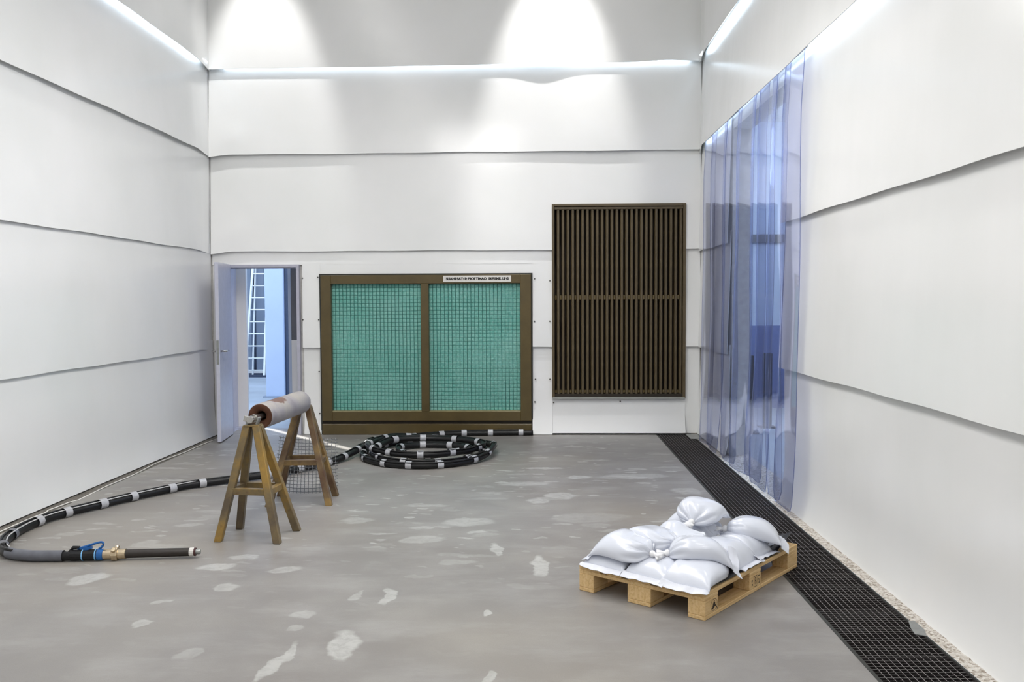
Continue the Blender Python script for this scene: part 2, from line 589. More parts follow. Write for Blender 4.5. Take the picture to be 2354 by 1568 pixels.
# ------------------------------------------------------------------ the room
XL, XR, YB = -3.95, 1.985, 10.90      # faces of the sheeting
ZC = 7.6
YF = -6.0
fl = MB()
fl.box(XL + 0.13, 1.487, YF, YB + 0.55, -0.12, 0.0)
fl.build('floor', M['floor'])['kind'] = 'structure'
tr1 = MB()       # rough strip left open along the left wall
rows = []
for i in range(120):
    y = YF + (YB + 0.1 - YF) * i / 119
    rows.append([(XL - 0.05, y, -0.004), (XL + 0.05, y, -0.008 + 0.004 * math.sin(i * 1.7)), (XL + 0.10, y, -0.006 + 0.003 * math.sin(i * 2.3)), (XL + 0.131, y, -0.004)])
tr1.grid(rows)
tr1.build('trim_1', M['edge'], smooth=True)['kind'] = 'structure'
sl = MB()        # thin pale joint line between that strip and the floor
pts = []
y = 5.2
while y < 10.7:
    w = 0.020 * math.sin(y * 1.9) + 0.012 * math.sin(y * 5.3 + 1) - (0.03 if 6.85 < y < 7.2 else 0)
    pts.append((XL + 0.105 + w, y, 0.001))
    y += 0.09
sl.tube(pts, 0.0055, 6)
sl.build('trim_2', simple('pale_sealant', srgb(222, 220, 214), 0.6), smooth=True)['kind'] = 'structure'
# drain pit and aggregate strip on the right
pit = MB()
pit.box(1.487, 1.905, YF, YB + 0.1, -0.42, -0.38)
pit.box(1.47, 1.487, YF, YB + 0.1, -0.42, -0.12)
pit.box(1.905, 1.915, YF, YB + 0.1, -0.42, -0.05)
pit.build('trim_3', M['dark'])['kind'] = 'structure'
fr = MB()
fr.box(1.475, 1.490, YF, YB + 0.05, -0.05, 0.002)
fr.box(1.900, 1.910, YF, YB + 0.05, -0.05, 0.003)
fr.build('trim_4', M['gasket'])['kind'] = 'structure'
gr = MB()
rows = []
ng = 420
for i in range(ng):
    y = YF + (YB + 0.1 - YF) * i / (ng - 1)
    rows.append([(1.909 + 0.3 * j / 9, y, 0.004 + 0.030 * max(0, (j - 3) / 6) ** 1.5 + rnd.uniform(-0.003, 0.003) * (0 < j)) for j in range(10)])
gr.grid(rows)
gr.build('trim_5', M['gravel'], smooth=True)['kind'] = 'structure'

# ceiling and unsheeted walls behind
boxo('ceiling', M['ceiling'], None, XL - 0.3, XR + 0.4, YF - 0.2, YB + 0.4, ZC, ZC + 0.15)['kind'] = 'structure'
boxo('wall_front', M['backing'], None, XL - 0.3, XR + 0.4, YF - 0.2, YF, -0.1, ZC)['kind'] = 'structure'

def nz(u, z, s):
    return (math.sin(u * 1.3 + s) * math.sin(z * 1.1 + s * 2) + 0.5 * math.sin(u * 3.1 + s * 3 + z * 0.7) + 0.35 * math.sin(z * 4.3 + u * 0.9 + s)) / 1.85

def sheet(parent, mat, u0, u1, z0, z1, place, back=0.0, lip=0.045, seed=0.0, amp=0.006, flare=0.0, flare_h=0.25, holes=(), du=0.09,
          dz=0.075, wave=None, slope=0.0, zwave=0.004):
    """a hanging rubber sheet: its top edge lies behind the sheet above, its bottom edge stands proud of the one below"""
    us = sorted({round(u0 + (u1 - u0) * i / max(1, round((u1 - u0) / du)), 4) for i in range(max(1, round((u1 - u0) / du)) + 1)}
                | {h for hh in holes for h in hh[:2] if u0 < h < u1})
    zs = sorted({round(z0 + (z1 - z0) * i / max(1, round((z1 - z0) / dz)), 4) for i in range(max(1, round((z1 - z0) / dz)) + 1)}
                | {h for hh in holes for h in hh[2:] if z0 < h < z1})
    idx, V, F = {}, [], []
    def vert(i, j):
        if (i, j) not in idx:
            u, z = us[i], zs[j]
            t = (z1 - z) / (z1 - z0)
            d = back * (1 - t) + lip * t + amp * nz(u, z, seed) * min(1, 3 * t + 0.2)
            if flare and z < z0 + flare_h:
                d += flare * ((z0 + flare_h - z) / flare_h) ** 2
            zz = z + slope * (u - u0) * 1.0
            if j == 0 and not flare:
                zz += 0.6 * zwave * math.sin(u * 2.1 + seed) + zwave * 0.6 * math.sin(u * 5.7 + seed * 2)
            if wave:
                dd, dzz = wave(u, z, t)
                d += dd
                zz += dzz
            idx[(i, j)] = len(V)
            V.append(place(u, zz, d))
        return idx[(i, j)]
    for i in range(len(us) - 1):
        for j in range(len(zs) - 1):
            uc, zc = (us[i] + us[i + 1]) / 2, (zs[j] + zs[j + 1]) / 2
            if any(h[0] < uc < h[1] and h[2] < zc < h[3] for h in holes):
                continue
            F.append((vert(i, j), vert(i + 1, j), vert(i + 1, j + 1), vert(i, j + 1)))
    me = bpy.data.meshes.new('wall_sheet')
    me.from_pydata(V, [], F)
    o = link('wall_sheet', me, mat, parent, smooth=True)
    thick(o, 0.006)
    return o

R1, R2, R3, R4 = 1.075, 2.262, 3.445, 4.490     # bottom edges of the sheet rows
OV = 0.10
# left wall ------------------------------------------------
wl = boxo('wall_left', M['backing'], None, XL - 0.30, XL - 0.055, YF - 0.1, YB + 0.3, -0.1, ZC)
wl['kind'] = 'structure'
def pl(u, z, d): return (XL - 0.045 + d, u, z)
def corner_l(u, z, t):
    k = math.exp(-((u - 10.55) / 0.22) ** 2)
    e = max(0.0, (u - 10.45) / 0.45)
    return (-0.038 * e * t - 0.006 * k, -0.03 * e * t * t)
sheet(wl, M['sheet_y'], YF, YB + 0.035, R4, ZC, pl, lip=0.075, seed=1.1, wave=corner_l)
sheet(wl, M['sheet_y'], YF, YB + 0.035, R3, R4 + OV, pl, lip=0.058, seed=2.3, amp=0.008, wave=corner_l)
sheet(wl, M['sheet_y'], YF, YB + 0.035, R2, R3 + OV, pl, lip=0.034, seed=3.7, wave=corner_l)
sheet(wl, M['sheet_y'], YF, YB + 0.035, R1, R2 + OV, pl, lip=0.030, seed=4.9, wave=corner_l)
sheet(wl, M['sheet_y'], YF, YB + 0.035, 0.004, R1 + OV, pl, lip=0.014, seed=5.2, flare=0.045, flare_h=0.28)
# right wall with the curtain opening ------------------------
OY0, OY1, OZ = 7.30, 9.32, 3.40
wr = MB()
wr.box(XR + 0.06, XR + 0.25, YF - 0.1, OY0, -0.1, ZC)
wr.box(XR + 0.06, XR + 0.25, OY1, YB + 0.3, -0.1, ZC)
wr.box(XR + 0.06, XR + 0.25, OY0, OY1, OZ, ZC)
wrr = wr.build('wall_right', M['backing'])
wrr['kind'] = 'structure'
def pr(u, z, d): return (XR + 0.045 - d, u, z)
def corner_r(u, z, t):
    e = max(0.0, (u - 10.5) / 0.4)
    return (-0.03 * e * t, 0)
sheet(wrr, M['sheet_y'], YF, YB + 0.035, R4 + 0.02, ZC, pr, lip=0.075, seed=6.1, wave=corner_r)
sheet(wrr, M['sheet_y'], YF, YB + 0.035, R3 + 0.005, R4 + OV, pr, lip=0.085, seed=7.7, wave=lambda u, z, t: (-0.05 * max(0, (u - 10.5) / 0.4) * t, -0.03 * max(0, (u - 10.6) / 0.3) * t))
sheet(wrr, M['sheet_y'], YF, OY0, R2, R3 + OV, pr, lip=0.050, seed=8.3, amp=0.010)
sheet(wrr, M['sheet_y'], YF, OY0, R1 + 0.02, R2 + OV, pr, lip=0.045, seed=9.9)
sheet(wrr, M['sheet_y'], YF, OY0, 0.0, R1 + OV, pr, back=0.0, lip=-0.015, seed=10.4, flare=0.06, flare_h=0.34, amp=0.004)
sheet(wrr, M['sheet_y'], OY1, YB + 0.035, R2 - 0.03, R3 + OV, pr, lip=0.040, seed=11.2)
sheet(wrr, M['sheet_y'], OY1, YB + 0.035, R1, R2 + OV, pr, lip=0.038, seed=12.5)
sheet(wrr, M['sheet_y'], OY1, YB + 0.035, 0.015, R1 + OV, pr, lip=0.022, seed=13.1, flare=0.03, flare_h=0.2)
# end wall with door, filter wall and louvre -------------------
DX0, DX1, DZ = -3.86, -2.895, 2.10
FX0, FX1, FZ = -2.645, -0.035, 1.978
LX0, LX1, LZ0, LZ1 = 0.208, 1.832, 0.45, 2.815
wbk = MB()
Y0, Y1 = YB + 0.065, YB + 0.30
wbk.box(XL - 0.3, XR + 0.4, Y0, Y1, LZ1, ZC)
wbk.box(XL - 0.3, LX0, Y0, Y1, DZ, LZ1)
wbk.box(XL - 0.3, DX0, Y0, Y1, -0.1, DZ)
wbk.box(DX1, FX0, Y0, Y1, -0.1, DZ)
wbk.box(FX0, FX1, Y0, Y1, FZ, DZ)
wbk.box(FX1, LX0, Y0, Y1, -0.1, DZ)
wbk.box(LX0, LX1, Y0, Y1, -0.1, LZ0)
wbk.box(LX1, XR + 0.4, Y0, Y1, -0.1, LZ1)
wb_ = wbk.build('wall_back', M['backing'])
wb_['kind'] = 'structure'
def pb(u, z, d): return (u, YB + 0.055 - d, z)
def corner_b(u, z, t):
    e = max(0.0, (-3.55 - u) / 0.4)
    b = math.exp(-((u + 3.68) / 0.10) ** 2) * math.exp(-((t - 0.80) / 0.10) ** 2)
    return (0.020 * e * t + 0.016 * b, -0.03 * max(0, (-3.75 - u) / 0.2) * t)
def lipwave(u, z, t):
    b = math.exp(-((u - 0.12) / 0.26) ** 2) * t ** 6
    return (0.045 * b, 0.012 * b + 0.02 * math.exp(-((u - 1.55) / 0.3) ** 2) * t ** 4)
sheet(wb_, M['sheet_x'], XL - 0.03, XR + 0.03, R4 - 0.02, ZC, pb, lip=0.070, seed=14.2, slope=0.006, wave=lipwave)
sheet(wb_, M['sheet_x'], XL - 0.03, XR + 0.03, R3 - 0.005, R4 + OV, pb, lip=0.052, seed=15.8, amp=0.008, wave=corner_b, slope=0.003)
sheet(wb_, M['sheet_x'], XL - 0.03, XR + 0.03, R2, R3 + OV, pb, lip=0.040, seed=16.6, wave=corner_b, holes=((LX0, LX1, 0, LZ1),))
sheet(wb_, M['sheet_x'], XL - 0.03, LX0, DZ, R2 + OV, pb, back=0.0, lip=0.012, seed=17.0, amp=0.003)
sheet(wb_, M['sheet_x'], FX0, LX0, FZ, DZ + 0.02, pb, back=0.010, lip=0.012, seed=17.0, amp=0.002)
sA = sheet(wb_, M['sheet_x'], DX1 + 0.03, FX0, R1, DZ + 0.02, pb, back=0.012, lip=0.040, seed=18.0, amp=0.004, du=0.05)
sB = sheet(wb_, M['sheet_x'], DX1 + 0.035, FX0, 0.004, R1 + OV, pb, lip=0.022, seed=19.0, amp=0.004, du=0.05, flare=0.03, flare_h=0.3)
sC = sheet(wb_, M['sheet_x'], FX1, LX0, R1, R2 + 0.05, pb, back=0.012, lip=0.040, seed=20.0, amp=0.004, du=0.05, holes=((FX1, LX0, FZ, 3),) if False else ())
sD = sheet(wb_, M['sheet_x'], FX1, LX0, 0.004, R1 + OV, pb, lip=0.024, seed=21.0, amp=0.004, du=0.05, flare=0.07, flare_h=0.42,
           wave=lambda u, z, t: (0, 0))
sE = sheet(wb_, M['sheet_x'], LX0 + 0.002, LX1, 0.02, LZ0 - 0.012, pb, back=0.02, lip=0.03, seed=22.0, amp=0.005, flare=0.05, flare_h=0.30)
sheet(wb_, M['sheet_x'], LX1, XR + 0.03, R1, R2 + OV, pb, lip=0.040, seed=23.0, amp=0.003, du=0.04)
sheet(wb_, M['sheet_x'], LX1, XR + 0.03, 0.01, R1 + OV, pb, lip=0.022, seed=24.0, amp=0.003, du=0.04)
sheet(wb_, M['sheet_x'], XL - 0.03, DX0, 0.004, DZ + 0.02, pb, lip=0.012, seed=25.0, amp=0.002, du=0.04)

# screws that hold the sheets
sc = MB()
N = 10
ring = [(0.010 * math.cos(2 * PI * k / N), 0.0, 0.010 * math.sin(2 * PI * k / N)) for k in range(N)]
ring2 = [(0.008 * math.cos(2 * PI * k / N), -0.007, 0.008 * math.sin(2 * PI * k / N)) for k in range(N)]
sc.add(ring + ring2, [(k, (k + 1) % N, N + (k + 1) % N, N + k) for k in range(N)] + [tuple(N + k for k in range(N))])
scm = sc.mesh('screw')
scm.materials.append(M['screw'])
for par, pos in ((sA, ((-2.855, 1.93), (-2.665, 1.94), (-2.858, 1.42), (-2.662, 1.42))), (sB, ((-2.668, 0.78), (-2.668, 0.26))),
                 (sC, ((-0.005, 1.91), (0.182, 1.885), (-0.008, 1.39), (0.180, 1.39))), (sD, ((0.002, 0.68), (0.180, 0.68), (-0.006, 0.40))),
                 (sE, ((0.225, 0.392), (1.04, 0.405)))):
    for x, z in pos:
        o = bpy.data.objects.new('screw', scm)
        COL.objects.link(o)
        o.parent = par
        o.location = (x, YB + 0.055 - 0.05 if par in (sA, sC) else YB + 0.055 - 0.037, z)

# light strips tucked behind the lower lips of the upper sheets
def led(n, x0, x1, y0, y1, z):
    boxo(n, M['led'], None, x0, x1, y0, y1, z, z + 0.014)['kind'] = 'structure'
led('trim_6', XL + 0.16, XR - 0.12, YB + 0.008, YB + 0.020, R4 + 0.035)
led('trim_7', XL + 0.002, XL + 0.014, 0.5, YB - 0.1, R4 + 0.035)
led('trim_8', XR - 0.016, XR - 0.004, 0.5, YB - 0.1, R4 + 0.055)
led('trim_9', XR - 0.016, XR - 0.004, 0.5, YB - 0.2, R3 + 0.045)

# ------------------------------------------------------------------ door in the end wall
d1 = struct('door_1')
fm = MB()
fm.box(DX0, DX1, YB - 0.012, YB + 0.26, DZ - 0.035, DZ)
fm.box(DX1 - 0.035, DX1, YB - 0.012, YB + 0.26, 0, DZ - 0.035)
fm.box(DX0, DX0 + 0.035, YB - 0.012, YB + 0.26, 0, DZ - 0.035)
fm.box(DX0 + 0.035, DX1 - 0.035, YB + 0.06, YB + 0.075, DZ - 0.05, DZ - 0.035)
fm.build('door_frame', M['frame'], d1)
hx, hy = DX0 + 0.10, YB - 0.015                    # hinge line
leaf = bpy.data.objects.new('door_leaf', None)
lf = MB()
lf.box(-0.022, 0.022, -0.66, 0.0, 0.012, 2.105)
leaf = lf.build('door_leaf', M['doorgrey'], d1, (hx, hy, 0), bevel=0.004)
leaf.rotation_euler = (0, 0, math.radians(7.0))
pk = MB()
pk.box(-0.013, 0.013, -0.664, -0.659, 0.92, 1.20)
pk.build('lock_plate', M['galv'], leaf)
hm = MB()
hm.tube([(-0.022, -0.60, 1.07), (-0.075, -0.60, 1.07)], 0.011, 8)
hm.tube([(-0.075, -0.605, 1.07), (-0.075, -0.48, 1.07)], 0.010, 8)
hm.tube([(0.022, -0.60, 1.07), (0.085, -0.60, 1.07)], 0.011, 8)
hm.tube([(0.085, -0.605, 1.07), (0.085, -0.48, 1.07)], 0.010, 8)
hm.build('door_handle', M['chrome'], leaf, smooth=True)

# ------------------------------------------------------------------ yard behind the door
boxo('floor_outside', M['yardfloor'], None, -9, 1.2, YB + 0.55, 24, -0.12, -0.01)['kind'] = 'structure'
wy = struct('wall_outside')
pier = MB()
pier.box(-4.45, -3.735, YB + 0.55, YB + 0.60, -0.02, 3.2)
pier.build('pier', M['yardwhite'], wy)
pj = MB()
pj.box(-4.2, -3.86, YB + 0.31, YB + 0.55, -0.02, 3.2)
pj.build('reveal', M['doorgrey'], wy)
st = MB()
st.box(-4.2, -3.62, YB + 0.40, YB + 0.52, -0.02, 0.03)
st.build('sill', M['frame'], wy)
# profiled cladding at the back of the yard
for k in range(7):
    x = -7.2 + k * 0.30
    b = MB()
    b.add([(x, 19.95, -0.02), (x + 0.04, 19.88, -0.02), (x + 0.22, 19.88, -0.02), (x + 0.26, 19.95, -0.02),
           (x, 19.95, 3.4), (x + 0.04, 19.88, 3.4), (x + 0.22, 19.88, 3.4), (x + 0.26, 19.95, 3.4)],
          [(0, 1, 5, 4), (1, 2, 6, 5), (2, 3, 7, 6)])
    b.build('cladding_panel', M['cladding'], wy)
bk = MB()
bk.box(-9, 0, 19.98, 20.2, -0.02, 3.4)
bk.build('cladding_back', M['cladding_dark'], wy)
kb = MB()
kb.box(-7.0, -5.2, 19.70, 19.86, 0.0, 0.11)
kb.build('kerb', M['yardwhite'], wy)
kr = MB()
kr.box(-7.0, -5.2, 19.66, 19.70, -0.01, 0.05)
kr.build('kerb_rail', M['cladding_dark'], wy)
# unseen blockers added on the left; their gap shapes the thin sun beam
sb = MB()
sb.box(-7.35, -7.2, YB + 0.5, 15.60, -0.02, 9)
sb.box(-7.35, -7.2, 15.88, 24, -0.02, 9)
sb.build('sun_blocker', M['yardwhite'], wy)
rb = MB()
rb.box(-2.55, -2.3, YB + 0.3, 20, -0.02, 3.4)
rb.build('side_wall', M['yardblue'], wy)

cl = thing('steel_column', 'pale blue steel column standing in the yard seen through the door', 'column', (-4.49, 15.40, -0.01))
cm = MB()
cm.box(-0.165, 0.165, -0.15, 0.15, 0, 4.2)
cm.build('shaft', M['yardblue'], cl, bevel=0.012)
cf = MB()
cf.box(-0.21, 0.21, -0.19, 0.19, 0, 0.02)
cf.build('base_plate', M['cladding'], cl)
dp = MB()
dp.box(0.166, 0.23, -0.10, 0.12, 0, 4.2)
dp.build('downpipe', M['cladding_dark'], cl)

ld = thing('ladder', 'tall aluminium ladder leaning behind the open doorway', 'ladder', (-6.14, 19.30, 0.0))
zt = 3.3
for s in (-1, 1):
    b = MB()
    b.bar((s * 0.215, 0, -0.01), (s * 0.150 + 0.075, 0.52, zt), 0.040, 0.06, (0, 1, 0))
    b.build('rail', M['alu'], ld)
for k in range(12):
    z = 0.14 + 0.265 * k
    t = z / zt
    b = MB()
    xl, xr = -0.215 + (0.065 + 0.075) * t, 0.215 - (0.065 - 0.075) * t
    b.tube([(xl, 0.52 * t, z), (xr, 0.52 * t, z)], 0.016, 6)
    b.build('rung', M['alu'], ld)
for s in (-1, 1):
    b = MB()
    b.bar((s * 0.19 + 0.10, 0.16, -0.01), (s * 0.15 + 0.075, 0.56, zt), 0.030, 0.04, (0, 1, 0))
    b.build('rear_rail', M['alu'], ld)
fb = MB()
fb.box(-0.27, 0.36, -0.03, 0.2, -0.01, 0.035)
fb.build('stabiliser_bar', M['cladding_dark'], ld)

# second, half-glazed door at the right of the opening
d2 = struct('door_2')
b = MB()
b.box(-3.17, -3.135, YB + 0.48, YB + 0.52, 0, 2.6)
b.box(-2.86, -2.82, YB + 0.48, YB + 0.52, 0, 2.6)
b.box(-3.135, -2.86, YB + 0.48, YB + 0.52, 2.16, 2.6)
b.build('door_frame', M['yardblue'], d2)
boxo('lower_panel', M['yardwhite'], d2, -3.135, -2.86, YB + 0.485, YB + 0.515, 0.0, 1.15)
boxo('glazing', M['darkglass'], d2, -3.135, -2.86, YB + 0.49, YB + 0.51, 1.15, 2.12)
boxo('post', M['yardwhite'], d2, -3.36, -3.22, YB + 1.3, YB + 1.42, 0.0, 2.9)
boxo('post', M['cladding_dark'], d2, -3.395, -3.36, YB + 1.3, YB + 1.40, 0.0, 2.9)

# ------------------------------------------------------------------ side hall behind the curtain
an = struct('wall_side_hall')
b = MB()
b.box(XR + 0.3, 6.0, 13.6, 13.8, -0.1, 4.4)
b.build('rear_wall', M['annex'], an)
b = MB()
b.box(2.3, 5.8, 13.56, 13.6, 0.0, 1.25)
b.build('lower_panel', simple('annex_dado', srgb(96, 108, 150), 0.5), an)
b = MB()
b.box(5.8, 6.0, 4, 13.8, -0.1, 4.4)
b.box(XR + 0.2, 6.0, 3.8, 4.0, -0.1, 4.4)
b.build('side_wall', M['annex'], an)
b = MB()
b.box(XR + 0.2, 2.30, YB + 0.3, 13.8, -0.1, 4.4)
b.build('near_wall', M['annex'], an)
boxo('ceiling_side_hall', M['ceiling'], None, XR + 0.2, 6.0, 3.8, 13.8, 4.3, 4.5)['kind'] = 'structure'
boxo('floor_side_hall', M['yardfloor'], None, 2.17, 6.0, 3.8, 13.8, -0.12, 0.0)['kind'] = 'structure'
boxo('trim_10', M['annexbeam'], None, 2.3, 5.8, 13.52, 13.6, 2.50, 2.62)['kind'] = 'structure'
for j, (x, w) in enumerate(((2.62, 0.11), (2.98, 0.10))):
    p = thing('guard_post', ('black guard post in the side hall, left one seen through the strip curtain',
                             'black guard post in the side hall, right one seen through the strip curtain')[j], 'post', (x, 11.0 + 0.5 * j, 0))
    b = MB()
    b.box(-w / 2, w / 2, -0.05, 0.05, 0.015, 0.96)
    b.build('shaft', M['dark'], p, bevel=0.006)
    b = MB()
    b.box(-w, w, -0.10, 0.10, 0, 0.015)
    b.build('foot_plate', M['dark'], p)

# ------------------------------------------------------------------ filter wall
fw = thing('filter_wall', 'brown framed extraction wall with two green filter panels beside the door', 'filter wall', (0, YB, 0))
def fbox(name, mat, x0, x1, y0, y1, z0, z1, bevel=0.0, parent=fw):
    return boxo(name, mat, parent, x0, x1, y0, y1, z0, z1, bevel)
gk = MB()
gk.box(FX0 - 0.004, FX0 + 0.014, 0.010, 0.05, 0.0, FZ + 0.004)
gk.box(FX1 - 0.014, FX1 + 0.004, 0.010, 0.05, 0.0, FZ + 0.004)
gk.box(FX0 + 0.014, FX1 - 0.014, 0.010, 0.05, FZ - 0.014, FZ + 0.004)
gk.build('gasket', M['gasket'], fw)
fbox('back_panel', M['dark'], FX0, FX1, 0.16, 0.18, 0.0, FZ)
P1, P2, P3, P4 = -2.505, -1.400, -1.302, -0.180
PZ0, PZ1 = 0.286, 1.858
f0, f1 = -0.012, 0.06
fbox('frame_stile', M['brown'], FX0 + 0.014, P1, f0, f1, 0.17, FZ - 0.014, 0.004)
fbox('frame_stile', M['brown'], P4, FX1 - 0.014, f0, f1, 0.17, FZ - 0.014, 0.004)
fbox('frame_stile', M['brown'], P2, P3, f0, f1, PZ0, PZ1, 0.004)
fbox('frame_rail', M['brown'], P1, P4, f0, f1, PZ1, FZ - 0.014, 0.004)
fbox('frame_rail', M['brown'], P1, P4, f0, f1, 0.17, PZ0, 0.004)
fbox('plinth', M['brown'], FX0 + 0.014, FX1 - 0.014, -0.02, 0.06, 0.0, 0.132, 0.004)
fbox('plinth_groove', M['louver_dark'], FX0 + 0.014, FX1 - 0.014, 0.02, 0.06, 0.132, 0.17)
for (a, b_) in ((P1, P2), (P3, P4)):
    ledge = MB()
    ledge.box(a, b_, -0.006, 0.05, PZ0 - 0.003, PZ0 + 0.010)
    ledge.build('ledge', simple('worn_edge', srgb(150, 140, 104), 0.35, 0.3), fw)
    nx, nzc = 24, 33
    px, pz = (b_ - a) / nx, (PZ1 - PZ0) / nzc
    g = MB()
    sub = 3
    rows = []
    r2 = random.Random(int(a * 1000) & 1023)
    cells = [[r2.uniform(0.5, 1.0) for _ in range(nx + 1)] for _ in range(nzc + 1)]
    for j in range(nzc * sub + 1):
        row = []
        for i in range(nx * sub + 1):
            fx, fz = (i % sub) / sub, (j % sub) / sub
            h = (math.sin(PI * fx) * math.sin(PI * fz)) if (i % sub and j % sub) else 0
            h *= cells[min(j // sub, nzc - 1)][min(i // sub, nx - 1)]
            row.append((a + px * i / sub, 0.062 - 0.020 * h, PZ0 + pz * j / sub))
        rows.append(row)
    g.grid(rows)
    pnl = g.build('filter_panel', M['filter'], fw, smooth=True)
    w = MB()
    def wr_(fixed, lo, hi, vert):
        n = 14
        ph = r2.uniform(0, 6)
        pts = []
        for k in range(n + 1):
            q = lo + (hi - lo) * k / n
            yy = 0.040 + 0.006 * math.sin(q * 7 + ph)
            pts.append((fixed + 0.002 * math.sin(q * 5 + ph), yy, q) if vert else (q, yy, fixed + 0.002 * math.sin(q * 6 + ph)))
        w.tube(pts, 0.0028 if vert else 0.0021, 4, False, ups=(0, 1, 0))
    for i in range(1, nx):
        wr_(a + px * i, PZ0, PZ1, True)
    for j in range(1, nzc):
        wr_(PZ0 + pz * j, a, b_, False)
    wo_ = w.build('wire_grid', M['filterwire'], fw)
    wo_['kind'] = 'stuff'
sg = fbox('sign_plate', M['sign'], -1.121, -0.291, -0.018, -0.012, 1.876, 1.952)
sg['label'] = 'pale sign strip with black capital lettering'
tc = bpy.data.curves.new('lettering', 'FONT')
tc.body = 'SUAHRSAT; E: BIORTIMAO  SKRIIME. LRG'
tc.size = 0.041
tc.extrude = 0.0006
tc.offset = 0.0024
tc.align_x = 'CENTER'
tc.align_y = 'CENTER'
to = bpy.data.objects.new('lettering_curve', tc)
COL.objects.link(to)
bpy.context.view_layer.update()
tme = bpy.data.meshes.new_from_object(to.evaluated_get(bpy.context.evaluated_depsgraph_get()))
bpy.data.objects.remove(to)
wtx = max(v.co.x for v in tme.vertices) - min(v.co.x for v in tme.vertices)
tme.materials.clear()
txt = link('lettering', tme, M['ink'], sg)
txt.location = (-0.703, -0.0188, 1.913)
txt.rotation_euler = (PI / 2, 0, 0)
txt.scale = (0.765 / wtx, 1.0, 1.0)

# ------------------------------------------------------------------ louvre
lv = thing('louver', 'tall dark brown louver of vertical slats in the white end wall', 'louver', (0, YB, 0))
def lbox(name, mat, x0, x1, y0, y1, z0, z1, bevel=0.0):
    return boxo(name, mat, lv, x0, x1, y0, y1, z0, z1, bevel)
lbox('frame_side', M['louver'], LX0, LX0 + 0.03, -0.004, 0.2, LZ0, LZ1, 0.003)
lbox('frame_side', M['louver'], LX1 - 0.035, LX1, -0.004, 0.2, LZ0, LZ1, 0.003)
lbox('frame_top', M['louver'], LX0 + 0.03, LX1 - 0.035, -0.004, 0.2, LZ1 - 0.032, LZ1, 0.003)
lbox('top_rail', M['louver'], LX0 + 0.03, LX1 - 0.035, 0.012, 0.06, LZ1 - 0.066, LZ1 - 0.036, 0.003)
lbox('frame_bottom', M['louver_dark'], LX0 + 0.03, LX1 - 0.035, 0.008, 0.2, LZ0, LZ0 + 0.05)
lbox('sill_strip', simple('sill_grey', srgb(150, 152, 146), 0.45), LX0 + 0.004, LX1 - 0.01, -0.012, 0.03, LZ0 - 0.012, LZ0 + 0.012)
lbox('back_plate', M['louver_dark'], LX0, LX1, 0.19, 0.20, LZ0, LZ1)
ns = 26
pit_ = (LX1 - 0.04 - LX0 - 0.035) / ns
sm_ = MB()
zz0, zz1 = LZ0 + 0.05, LZ1 - 0.064
prof = [(-0.004, 0.060), (0.0, 0.028), (0.006, 0.020), (0.027, 0.020), (0.031, 0.024), (0.031, 0.055), (0.028, 0.055), (0.028, 0.028), (0.024, 0.0235), (0.008, 0.0235), (0.003, 0.030), (-0.001, 0.060)]
n = len(prof)
sm_.add([(x, y, zz0) for x, y in prof] + [(x, y, zz1) for x, y in prof], [(i, (i + 1) % n, n + (i + 1) % n, n + i) for i in range(n)])
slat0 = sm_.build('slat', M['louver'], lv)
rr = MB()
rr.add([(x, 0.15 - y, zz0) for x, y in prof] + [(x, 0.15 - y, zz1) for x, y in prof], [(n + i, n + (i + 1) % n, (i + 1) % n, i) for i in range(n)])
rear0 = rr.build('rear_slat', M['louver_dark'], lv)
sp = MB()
sp.tube([(0, 0, -0.026), (0, 0, 0.026)], 0.0135, 8)
spm = sp.mesh('spacer')
spm.materials.append(M['brown'])
for k in range(ns):
    x = LX0 + 0.035 + pit_ * (k + 0.42)
    if k == 0:
        slat0.location = (x, 0, 0)
        rear0.location = (x + pit_ / 2, 0, 0)
    else:
        dupe(slat0, 'slat', lv, (x, 0, 0))
        dupe(rear0, 'rear_slat', lv, (x + pit_ / 2, 0, 0))
    for z in (1.68, 0.53):
        o = bpy.data.objects.new('spacer', spm)
        COL.objects.link(o)
        o.parent = lv
        o.location = (x - 0.013, 0.032, z)
        o.scale = (1, 1, 1 if z > 1 else 0.6)
lbox('tie_bar', M['louver'], LX0 + 0.03, LX1 - 0.035, 0.036, 0.056, 1.672, 1.688)

# ------------------------------------------------------------------ floor grating panels
gm = MB()
GW0, GW1 = 1.492, 1.899
PLEN = 1.008
nl, nc = 13, 33
dx = (GW1 - GW0) / nl
def gbar(x0, x1, y0, y1, z0, z1):
    b = len(gm.v)
    gm.box(x0, x1, y0, y1, z0, z1)
    gm.mi[-5] = 1
for i in range(1, nl):
    x = GW0 + dx * i
    gbar(x - 0.0011, x + 0.0011, 0.004, PLEN - 0.004, -0.030, -0.001)
for j in range(1, nc):
    y = PLEN * j / nc
    gbar(GW0, GW1, y - 0.0010, y + 0.0010, -0.022, -0.0025)
gmesh = gm.mesh('bar_grid')
gmesh.materials.append(simple('grating_dark', srgb(44, 40, 40), 0.6, 0.3))
gmesh.materials.append(simple('grating_top', srgb(150, 148, 146), 0.45, 0.4))  # bar tops are paler than the bar sides
fm_ = MB()
for a in ((GW0 - 0.002, GW0 + 0.002, 0, PLEN), (GW1 - 0.002, GW1 + 0.002, 0, PLEN), (GW0, GW1, 0.001, 0.004), (GW0, GW1, PLEN - 0.004, PLEN - 0.001)):
    fm_.box(*a, -0.032, 0.0)
fmesh = fm_.mesh('rim')
fmesh.materials.append(simple('grating_rim', srgb(64, 60, 60), 0.5, 0.4))
